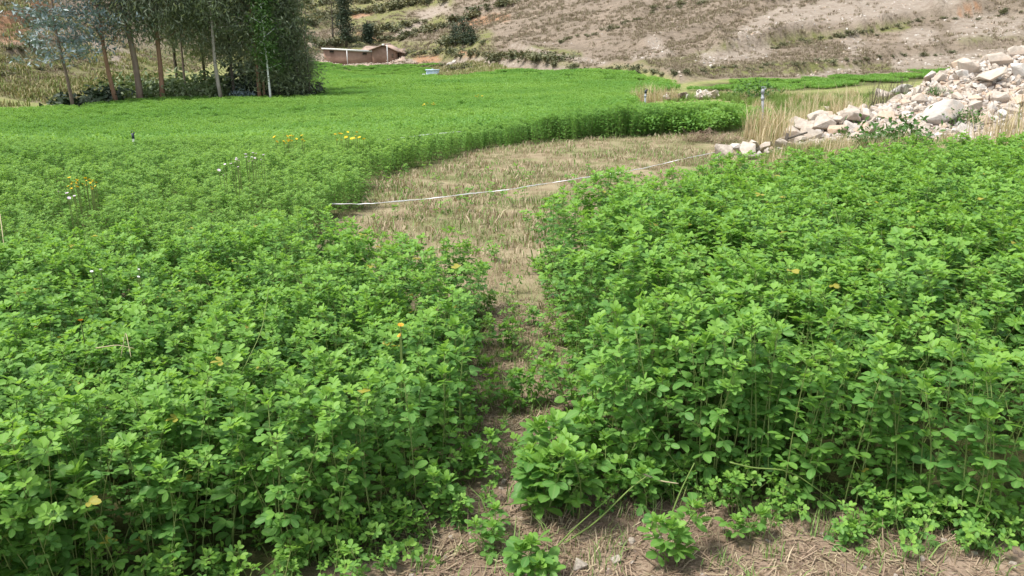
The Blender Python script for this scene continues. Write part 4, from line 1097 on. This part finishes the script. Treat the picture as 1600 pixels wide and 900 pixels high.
# pale blue box (a covered spring or trough) with white pipe at the field edge
bx, by, bz = gp(676, 119); bz += .2
tr = empty('water_trough', (bx, by, bz)); tag(tr, 'small pale blue box shaped trough at the field edge below the shrubs', 'trough')
b = MB(); b.box((-.75, -.4, -.6), (.75, .4, .50)); b.obj('tank', M['tarp'], tr)
b = MB(); b.box((-.85, -.5, .503), (.85, .5, .58)); b.box((-.1, -.1, .583), (.1, .1, .66)); b.obj('lid', M['tarp'], tr)
b = MB(); b.box((-1.25, -.45, -.6), (-.76, .3, .05)); b.obj('step', M['whitepaint'], tr)
rb = np.random.default_rng(92)
for (u, v, s, lab) in ((703, 103, .9, 'long white stone at the end of the bank above the blue box'), (709, 99, .7, 'white stone just above the long white one on the bank')):
    x, y, z = gp(u, v); put_stone('stone', STW[1], x, y, s, .1, rng=rb, label=lab, group='single stones', sx=1.4)

# ------------------------------------------------------------------ sprinklers, pipe riser, white tape
def riser(name, u, v, Y, H, r, label, mat, head='black', lean=0.0):
    if v is None:
        x, y = D(u, Y); z = z1(x, y)
    else: x, y, z = gp(u, v)
    e = empty(name, (x, y, z)); tag(e, label, 'sprinkler', None)
    b = MB(); b.tube([(0, 0, -.1), (lean * H * .5, 0, H * .5), (lean * H, 0, H)], r, 8); b.obj('riser_pipe', M[mat], e, True)
    b = MB(); b.tube([(lean * H * .86, 0, H * .86), (lean * H * .93, 0, H * .93)], r * 1.35, 8); b.obj('coupling', M[mat], e)
    b = MB(); c = np.array([lean * H, 0, H])
    b.tube([c + [0, 0, .002], c + [0, 0, .07]], [r * 1.5, r * 1.3], 8); b.tube([c + [0, 0, .05], c + [r * 2.6, 0, .08]], [r * .8, r * .5], 6); b.tube([c + [-r, 0, .06], c + [-r, 0, .10], c + [r, 0, .10], c + [r, 0, .06]], r * .35, 5)
    b.obj('sprinkler_head', M[head], e)
    return e
riser('sprinkler', 1192, None, 12.2, .66, .019, 'grey pipe riser with sprinkler head in dry grass by the rubble', 'pipe', 'pipe', -.10)
riser('sprinkler', 212, None, 10.2, .34, .012, 'white sprinkler riser with dark head in the left field', 'whitepaint')
riser('sprinkler', 1008, None, 19.5, .66, .022, 'small dark sprinkler in the crop before the little stone pile', 'pipe')
for o_ in [o for o in COL.objects if o.name.startswith('sprinkler') and o.parent is None]: o_['group'] = 'irrigation sprinklers'

def tape(name, pts, w, label, cat):
    P = []
    for (u, v, h) in pts:
        x, y, z = gp(u, v, h); P.append((x, y, z + h))
    P = np.array(P); t = np.linspace(0, len(P) - 1, len(P) * 12)
    Q = np.stack([np.interp(t, range(len(P)), P[:, k]) for k in range(3)], 1)
    for it in range(14): Q[1:-1] = (Q[:-2] + 2 * Q[1:-1] + Q[2:]) / 4
    rr_ = np.random.default_rng(5); Q[:, 2] += rr_.normal(0, .0012, len(Q))
    d = np.gradient(Q, axis=0); d /= np.linalg.norm(d, axis=1)[:, None]
    s = np.cross(d, [0, 0, 1]); s /= np.linalg.norm(s, axis=1)[:, None]
    tw = np.sin(np.arange(len(Q)) * .35) * .8 + .6
    n = np.cos(tw)[:, None] * s + np.sin(tw)[:, None] * np.array([0, 0, 1.0]); m_ = np.cross(d, n)
    V = np.stack([Q + n * w / 2 + m_ * w * .12, Q - n * w / 2 + m_ * w * .12, Q - n * w / 2 - m_ * w * .12, Q + n * w / 2 - m_ * w * .12], 1).reshape(-1, 3)
    F = []
    for i in range(len(Q) - 1):
        for j in range(4): F.append((i * 4 + j, i * 4 + (j + 1) % 4, i * 4 + 4 + (j + 1) % 4, i * 4 + 4 + j))
    b = MB(); b.add(V, F); o = b.obj(name, M['rope']); return tag(o, label, cat, 'white tapes laid over the field')
tape('measuring_tape', [(500, 320, .12), (570, 319.5, .12), (650, 313, .11), (730, 304, .11), (800, 296, .11), (870, 285, .11), (930, 275, .08), (1000, 265, .045), (1060, 250, .03), (1130, 236, .03)], .011, 'long white tape stretched across the mown patch', 'tape')
tape('measuring_tape', [(605, 218, .26), (640, 214, .29), (690, 208, .29), (720, 206, .26)], .016, 'short white tape lying over the crop behind the mown patch', 'tape')
x, y, z = gp(1120, 200)
b = MB(); b.tube([(-.12, 0, .18), (.1, .02, .12), (.32, -.03, .05)], .016, 6); o = b.obj('white_stick', M['whitepaint']); o.location = (x, y, z); tag(o, 'short white stick leaning at the right end of the back crop', 'stick')
x, y, z = gp(1222, 228)
st = empty('broken_post', (x, y, z)); tag(st, 'dark broken stake lying with a short upright stump in the stone row', 'post')
b = MB(); b.tube([(-.02, -.22, -.05), (-.03, -.24, .20)], [.024, .02], 6); b.obj('stump', M['bark_dark'], st)
b = MB(); b.tube([(-.02, -.2, .12), (.12, -.17, .16), (.28, -.14, .20)], [.018, .016, .012], 6); b.obj('stake', M['bark_dark'], st)

# ------------------------------------------------------------------ dry grass clumps and weeds round the rubble
DRY = [blades(np.random.default_rng(360 + i), 110, .22, .25, .75, .006, .55, .12).mesh('dry_grass', M['drygrass']) for i in range(4)]
TALL = [blades(np.random.default_rng(366 + i), 34, .25, .5, 1.1, .0055, .45, .15).mesh('tall_grass', M['drygrass']) for i in range(3)]
GREENT = [blades(np.random.default_rng(370 + i), 120, .25, .18, .5, .006, .6, 1).mesh('green_tuft', M['greengrass']) for i in range(3)]
TWIG = blades(np.random.default_rng(375), 70, .3, .5, 1.0, .004, .5, 0).mesh('twiggy_weed', M['bark_dark'])
rg = np.random.default_rng(93)
def tuft(name, me, u, Y, s, label, group, cat='grass tuft'):
    x, y = D(u, Y); o = put(name, me, x, y, s, label, cat, group, rg.uniform(.85, 1.15), rg)
for i, (u, Y, s) in enumerate(((1188, 11.3, .95), (1200, 11.7, 1.0), (1212, 11.2, .85), (1180, 11.8, .8), (1196, 10.9, .7), (1222, 11.8, .7))):
    tuft('dry_grass', DRY[i % 4], u, Y, s, 'straw coloured grass tuft at the foot of the pipe riser', 'dry tufts around the pipe riser')
for i in range(9):
    tuft('dry_grass', TALL[i % 3], rg.uniform(1225, 1400), rg.uniform(12.5, 16), rg.uniform(.6, .95), 'tall thin pale grass tuft behind the stone row', 'tall pale grass behind the stone row')
for i in range(14):
    tuft('dry_grass', DRY[i % 4], rg.uniform(1290, 1420), rg.uniform(15.5, 19), rg.uniform(.8, 1.2), 'pale dry tuft left of the upper heap', 'dry tufts left of the upper heap')
for i in range(9):
    tuft('dry_grass', DRY[i % 4] if i % 2 else TALL[i % 3], rg.uniform(1530, 1620), rg.uniform(10.2, 11.5), rg.uniform(.6, .95), 'dry grass tuft before the right side of the heap', 'dry tufts before the heap')
for i in range(10):
    tuft('dry_grass', DRY[i % 4], rg.uniform(1250, 1440), rg.uniform(9.3, 10.4), rg.uniform(.35, .6), 'short yellowish tuft between crop and stones', 'short tufts between crop and stones')
for i in range(7):
    tuft('dry_grass', DRY[i % 4], rg.uniform(985, 1050), rg.uniform(27, 32), rg.uniform(.8, 1.3), 'pale dry tuft left of the little stone pile', 'dry tufts by the little stone pile')
for i, (u, Y, s) in enumerate(((1384, 15.2, 1.15), (1370, 15.4, .95), (1398, 15.0, .9))):
    x, y = D(u, Y); e = empty('twiggy_weed', (x, y, z1(x, y)), i); o = link(bpy.data.objects.new('stems', TWIG), e); o['kind'] = 'stuff'; o.scale = (s, s, s); tag(e, ['tallest dark bare weed left of the heap', 'dark bare weed left of the tallest one', 'dark bare weed nearest the heap'][i], 'weed', 'dark bare weeds left of the heap')
WEED = [bush_mesh(np.random.default_rng(530 + i), 'weed', 'gum_bright', 420, 6, .11, .05, .8) for i in range(2)]
for (u, Y, s, lab) in ((1400, 10.5, .85, 'lush green weed before the big grey boulder'), (1370, 10.3, .7, 'lush green weed left of the one before the boulder'), (1430, 10.4, .6, 'small green weed right below the big grey boulder'),
                       (1452, 13.4, .28, 'tiny dark green weed on the left shoulder of the heap'), (1497, 12.0, .5, 'yellowish weed standing up among the middle stones'), (1172, 26, 1.2, 'yellow green bush beyond the crop behind the pipe')):
    x, y = D(u, Y); e = empty('weed', (x, y, z1(x, y)), rg.uniform(0, 6)); tag(e, lab, 'weed', 'green weeds round the rubble')
    o = link(bpy.data.objects.new('leaves', WEED[0]), e); o['kind'] = 'stuff'; o.scale = (s, s, s)
xy = region_points([D(1100, 8.6), D(1175, 7.2), D(1300, 7.3), D(1620, 7.6), D(1620, 10.6), D(1420, 10.9), D(1300, 11.0), D(1215, 10.3)], 26)
GT = [bpy.data.objects.new('grass_source', m) for m in GREENT + DRY[:1]]
scatter_on('rough_grass', GT, xy, .18, .55, 'rough green and straw coloured grass between crop and stones', .12)
xy = region_points([D(1190, 11.5), D(1230, 12.3), D(1330, 14.8), D(1430, 17.5), D(1500, 22), D(1500, 38), D(1180, 37), D(1040, 38), D(1040, 27), D(1130, 26.5), D(1180, 21), D(1180, 13)], 6)
GT2 = [bpy.data.objects.new('grass_source', m) for m in GREENT * 2 + DRY[:1]]
scatter_on('rough_grass', GT2, xy, .35, .75, 'rough green and dry grass behind the rubble', .12)
xy = np.concatenate([hill_points(90000), region_points([D(-120, 36.2), D(0, 36.6), D(60, 37.2), D(110, 37.8), D(180, 39.6), D(60, 43), D(110, 40), D(300, 43), D(400, 60), D(0, 62)], 1.8)]); k = (xy[:, 0] < -8) & (xy[:, 1] < 85) & (xy[:, 0] / xy[:, 1] < -.32)
SLP = [proto(blades(np.random.default_rng(390 + i), 34, .4, .12, .38, .022, .8, .35 + .2 * (i % 3)), 'slope_tuft_source', M['slopegrass']) for i in range(5)]
k &= RNG.random(len(xy)) < smooth(.34, .6, fbm(xy[:, 0] * .25, xy[:, 1] * .25, 81, 3)) * .5 + .04
scatter_on('slope_grass', SLP, xy[k], .6, 1.5, 'yellowish green grass on the left slope behind the trees', .12)
xy = hill_points(40000); u_, v_ = proj(xy[:, 0], xy[:, 1], zf(xy[:, 0], xy[:, 1])); w_ = np.zeros(len(xy))
for line, w in BARE: w_ = np.maximum(w_, near_line(u_, v_, line, w * 1.3))
k = (v_ > -25) & (RNG.random(len(xy)) < .05 + .42 * w_) & (u_ > 480)
scatter_on('hill_rubble', PEB, xy[k], .06, .32, 'loose stones on the bare scars of the hillside', .6, zoff=.0)
xy = region_points(G((684, 101), (669, 117), (656, 123), (700, 124), (760, 117), (800, 110), (775, 100), (730, 96)), 1.6)
scatter_on('slope_grass', SLP, xy, .7, 1.6, 'dry olive grass on the low spur above the blue trough', .12)
# old hay heap on the mown patch
HAY = proto(litter(np.random.default_rng(380), 160, .16), 'hay_source', M['litter'])
hx, hy, hz_ = gp(1110, 222)
k = 36; pp = np.stack([hx + rg.normal(0, .28, k), hy + rg.normal(0, .16, k)], 1)
hgt = .10 * np.exp(-((pp[:, 0] - hx) / .45) ** 2 - ((pp[:, 1] - hy) / .3) ** 2)
scatter('old_hay', [HAY, STUB[0]], np.stack([pp[:, 0], pp[:, 1], zf(pp[:, 0], pp[:, 1]) + hgt * rg.random(k)], 1), np.stack([rg.normal(0, .5, k), rg.normal(0, .5, k), rg.uniform(0, 6, k)], 1), rg.uniform(.6, 1.1, k), 'low heap of brown old hay at the right end of the mown patch')

# ------------------------------------------------------------------ flowers in the field
def flower_clump(name, u, v, h, n, spread, petal, label, group, head=.011, cat='flowers'):
    rf = np.random.default_rng(int(u * 7 + v))
    x, y, z = gp(u, v, h)
    e = empty(name, (x, y, z)); tag(e, label, cat, group)
    s = MB(); first = None
    for i in range(n):
        a, q = rf.uniform(0, 6.28), spread * math.sqrt(rf.random()); c = np.array([q * math.cos(a), q * math.sin(a) * .6, h + rf.uniform(-.02, .07)])
        s.tube([(c[0] * .5, c[1] * .5, 0), c * [.9, .9, .6], c], .0025, 3, (.4, 0, 0), cap=False)
        if i < 3:
            b = MB()
            for k in range(8):
                w = k * math.pi / 4; d = np.array([math.cos(w), math.sin(w), .25]); sd = np.array([-d[1], d[0], 0]) * head * .38
                b.add([(0, 0, 0), d * head * .6 + sd, d * head, d * head * .6 - sd], [(0, 1, 2, 3)], (rf.random(), 0, 0))
            b.tube([(0, 0, -head * .15), (0, 0, head * .3)], [head * .4, head * .2], 6, (.2, 0, 0))
            me = b.mesh('flower', M[petal]); first = (first or []) + [me]
        o = link(bpy.data.objects.new('flower', first[i % len(first)]), e); o.location = c; o.rotation_euler = (rf.uniform(-.7, .3), rf.uniform(-.4, .4), rf.uniform(0, 6))
        o.scale = [rf.uniform(.8, 1.3)] * 3
    s.obj('stems', M['stem'], e)
YG = 'yellow wildflower clumps in the field'
flower_clump('yellow_flowers', 128, 292, .44, 22, .14, 'yellow', 'brightest yellow flower clump in the left of the field', YG)
flower_clump('yellow_flowers', 453, 221, .37, 16, .18, 'yellow', 'yellow flower clump in mid field, left of the one by the white tape', YG, .018)
flower_clump('yellow_flowers', 547, 217, .37, 16, .17, 'yellow', 'yellow flower clump nearest the short white tape', YG, .018)
flower_clump('yellow_flowers', 671, 164, .38, 10, .3, 'yellow', 'faint far yellow flower clump below the blue box', YG, .03)
flower_clump('yellow_flowers', 747, 151, .38, 8, .35, 'yellow', 'faintest far yellow flowers, right of the other far clump', YG, .03)
LG = 'pale lilac flowers in the left field'
for (u, v, n, lab) in ((352, 268, 5, 'pale lilac flower group nearest the viewer'), (372, 252, 5, 'pale lilac flowers on the left of the far row'), (389, 250, 5, 'pale lilac flowers in the middle of the far row'), (403, 249, 6, 'pale lilac flowers on the right of the far row'), (110, 305, 4, 'pale lilac flowers just below the bright yellow clump')):
    flower_clump('lilac_flowers', u, v, .46, n, .12, 'lilac', lab, LG, .011)
OG = 'small orange flowers in the left crop'
for (u, v, lab) in ((628, 537, 'orange flower pair at the right edge of the left crop'), (135, 515, 'single orange flower in the left crop')):
    flower_clump('orange_flower', u, v, .48, 2 if u > 300 else 1, .03, 'orange', lab, OG, .009)
for (u, v, lab) in ((225, 440, 'tiny white flower in the left crop toward the field'), (150, 435, 'tiny white flower near the left edge of the crop')):
    flower_clump('white_flower', u, v, .46, 2, .03, 'white', lab, 'tiny white flowers in the left crop', .006)

# ------------------------------------------------------------------ single plants that stand out in the foreground: stem and leaves each of their own
LEAFM = []
for i in range(8):
    mb = MB(); trifoliate(mb, np.random.default_rng(700 + i), np.zeros(3), 0.0, .15, 1.0, .2 + .08 * i, .05 * (i % 4), True); LEAFM.append(mb.mesh('leaf', [M['alfalfa'], M['stem']], True))
TIPM = []
for i in range(4):
    mb = MB(); trifoliate(mb, np.random.default_rng(720 + i), np.zeros(3), 0.0, .7, .8, .8, .6, True); TIPM.append(mb.mesh('leaf', [M['alfalfa'], M['stem']], True))
def single_plant(x, y, H, seed, label, group, lean=.2, nodes=11, size=1.0, lean_dir=None, rosette=5, name='alfalfa_plant', bare=.2):
    rng = np.random.default_rng(seed)
    S, lv = plant_layout(rng, H, lean, nodes, bare, size, rosette)
    e = empty(name, (x, y, z1(x, y) - .01)); tag(e, label, 'plant', group)
    b = MB(); b.tube(S, np.linspace(.0024, .0012, 7), 5, (.4, 0, 0)); b.obj('stem', M['stem'], e, True)
    for (p, yaw, el, sz, ti, yo) in lv:
        o = link(bpy.data.objects.new('leaf', (TIPM if yo > .3 else LEAFM)[int(rng.integers(0, 4 if yo > .3 else 8))]), e)
        o.location = p; o.rotation_euler = (rng.uniform(-.3, .3), -el * .7 + rng.uniform(-.2, .2), yaw); o.scale = [sz] * 3
    return e
def bunch(u, v, H, n, spread, seed, label, group, size=1.1, **kw):
    """a small bushy plant of several stems sharing one root"""
    rng = np.random.default_rng(seed); x, y, z = gp(u, v)
    e = empty('alfalfa_plant', (x, y, z - .01)); tag(e, label, 'plant', group)
    for k in range(n):
        S, lv = plant_layout(rng, H * rng.uniform(.6, 1.05), .55, kw.get('nodes', 8), kw.get('bare', .25), size, 6)
        b = MB(); b.tube(S, np.linspace(.0026, .0013, 7), 5, (.4, 0, 0)); st_ = b.obj('stem', M['stem'], e, True)
        off = np.array([rng.uniform(-spread, spread), rng.uniform(-spread, spread), 0]); st_.location = off
        for (p, yaw, el, sz, ti, yo) in lv:
            o = link(bpy.data.objects.new('leaf', (TIPM if yo > .3 else LEAFM)[int(rng.integers(0, 4 if yo > .3 else 8))]), e)
            o.location = p + off; o.rotation_euler = (rng.uniform(-.3, .3), -el * .7 + rng.uniform(-.2, .2), yaw); o.scale = [sz] * 3
    return e
FG = 'alfalfa plants standing alone in the foreground'
bunch(930, 775, .22, 6, .08, 821, 'sprawling alfalfa tuft just right of the bushy path plant', FG, 1.0)
bunch(960, 735, .30, 6, .08, 822, 'alfalfa tuft between the bushy path plant and the right crop', FG, 1.05)
bunch(890, 720, .22, 5, .08, 823, 'alfalfa tuft right behind the bushy path plant', FG, 1.0)
bunch(760, 850, .09, 3, .06, 824, 'flat seedling patch left of the bottom sprig', FG, .7)
bunch(1330, 850, .08, 3, .06, 825, 'flat seedlings on the straw at the lower right', FG, .7)
bunch(865, 800, .30, 15, .07, 801, 'bushy alfalfa plant standing alone in the middle of the path', FG, 1.25, nodes=9)
bunch(825, 925, .14, 3, .02, 802, 'small alfalfa sprig at the bottom edge below the bushy plant', FG, 1.1)
bunch(1050, 880, .16, 3, .03, 803, 'alfalfa sprig on bare soil at the lower middle right', FG, 1.0)
bunch(1160, 850, .09, 2, .03, 804, 'low sprig on the bare soil right of the lower sprig', FG, .8)
bunch(735, 745, .16, 4, .06, 805, 'low alfalfa tuft at the left side of the path', FG, .9)
bunch(690, 830, .18, 4, .06, 806, 'low alfalfa tuft at the bottom of the left crop edge', FG, .9)
bunch(800, 640, .16, 4, .06, 807, 'low alfalfa tuft in the path behind the bushy plant', FG, .85)
bunch(880, 640, .20, 4, .06, 808, 'alfalfa tuft at the right side of the path behind the bushy plant', FG, .9)
bunch(790, 545, .14, 3, .05, 809, 'small alfalfa tuft in the narrow part of the path', FG, .8)
bunch(1010, 800, .22, 4, .05, 810, 'alfalfa tuft before the left front corner of the right crop', FG, .95)
bunch(60, 905, .34, 6, .08, 811, 'alfalfa plant at the lower left corner', FG, 1.25)
def edge_row(poly, n, H0, H1, seed0, label, group):
    P = np.array(poly); seg = np.linalg.norm(np.diff(P, axis=0), axis=1); cs = np.concatenate([[0], np.cumsum(seg)])
    rng = np.random.default_rng(seed0)
    for i in range(n):
        q = cs[-1] * (i + rng.random() * .8) / n
        x = np.interp(q, cs, P[:, 0]) + rng.normal(0, .03); y = np.interp(q, cs, P[:, 1]) + rng.normal(0, .03)
        single_plant(x, y, rng.uniform(H0, H1), seed0 + i, label, group, .22, 11, 1.05)
edge_row(G((270, 895), (450, 868), (560, 845), (640, 815), (690, 735), (722, 650)), 24, .34, .50, 900, 'leafy alfalfa stem along the front edge of the left crop', 'alfalfa stems along the front of the left crop')
edge_row(G((950, 700), (1000, 762), (1100, 772), (1250, 790), (1400, 812), (1500, 835), (1590, 852)), 34, .40, .60, 950, 'leafy alfalfa stem along the front edge of the right crop', 'alfalfa stems along the front of the right crop')

# loose grass stalks in the foreground
def stalk(pts, r, label, mat='drygrass', seed=0, name='grass_stalk', seedhead=False):
    P = []
    for (u, v, h) in pts:
        x, y, z = gp(u, v, h); P.append((x, y, z + h))
    P = np.array(P); t = np.linspace(0, len(P) - 1, 16)
    Q = np.stack([np.interp(t, range(len(P)), P[:, k]) for k in range(3)], 1)
    for it in range(3): Q[1:-1] = (Q[:-2] + 2 * Q[1:-1] + Q[2:]) / 4
    e = empty(name, Q[0]); tag(e, label, 'grass stalk', 'loose grass stalks in the foreground')
    b = MB(); b.tube(Q - Q[0], np.linspace(r, r * .5, 16), 4, (.8, 0, .25 if mat == 'drygrass' else .3)); b.obj('stem', M[mat], e, True)
    if seedhead:
        rr_ = np.random.default_rng(seed); b = MB(); d = Q[-1] - Q[-4]
        for k in range(22):
            c = Q[-1] - Q[0] - d * rr_.random() ; w = rr_.normal(0, .006, 3)
            b.add([c, c + d * .06 + w, c + d * .14 + w * 1.3, c + d * .07 + w * .4], [(0, 1, 2, 3)], (rr_.random(), 0, 0))
        b.obj('seed_head', M['drygrass'], e)
    return e
stalk([(880, 850, .0), (930, 820, .05), (985, 770, .12), (1010, 745, .16)], .0035, 'long pale green blade leaning under the bushy path plant', 'greengrass')
stalk([(845, 885, .0), (900, 830, .06), (960, 775, .12)], .003, 'second blade leaning beside the long pale one', 'greengrass')
stalk([(1200, 815, .0), (1230, 790, .04), (1262, 760, .09)], .0035, 'straight pale stalk leaning on bare soil before the right crop', 'greengrass')
stalk([(1060, 860, .02), (1045, 820, .08), (1062, 770, .16), (1085, 725, .24)], .0035, 'curved green stalk rising from the sprig on bare soil', 'greengrass')
stalk([(1140, 725, .20), (1180, 738, .18), (1230, 733, .18), (1270, 760, .12), (1310, 790, .05)], .003, 'bent green runner hanging before the right crop front', 'greengrass')
stalk([(1000, 745, .14), (1030, 752, .13), (1060, 757, .12)], .004, 'short whitish stalk beside the bushy path plant')
stalk([(640, 760, .05), (665, 800, .04), (680, 850, .02)], .003, 'pale seeding grass stalk at the left crop edge', seedhead=True)
stalk([(150, 545, .50), (185, 543, .51), (210, 545, .50)], .002, 'short pale stalk lying over the left crop top')
stalk([(190, 560, .42), (197, 520, .5), (205, 560, .45)], .002, 'bent pale stalk loop in the left crop')
stalk([(370, 600, .4), (410, 520, .52), (420, 455, .56)], .002, 'upright pale stalk rising from the left crop', 'greengrass')
stalk([(150, 720, .25), (190, 800, .12), (240, 890, .01)], .0035, 'thick pale green stem slanting at the lower left', 'greengrass')
stalk([(210, 745, .2), (255, 810, .1), (275, 880, .01)], .003, 'thin pale green stem beside the thick slanting one', 'greengrass')
stalk([(1500, 700, .25), (1550, 770, .12), (1590, 830, .02)], .003, 'green stem slanting at the right frame edge', 'greengrass')
stalk([(1290, 300, .56), (1305, 330, .57), (1312, 360, .55)], .002, 'pale blade standing over the right crop', 'greengrass')
stalk([(1500, 418, .56), (1535, 420, .58), (1565, 432, .55)], .002, 'pale arched blade over the right crop near the frame edge', 'greengrass')
stalk([(865, 612, .1), (905, 605, .1), (940, 612, .1)], .0025, 'pale dry stalk lying across the path behind the bushy plant')
stalk([(0, 335, .42), (4, 365, .40), (8, 400, .3)], .003, 'dry pale stalk at the left frame edge')
stalk([(152, 880, .03), (160, 850, .1), (172, 840, .14)], .003, 'dry curled stalk with pale tip at the lower left')
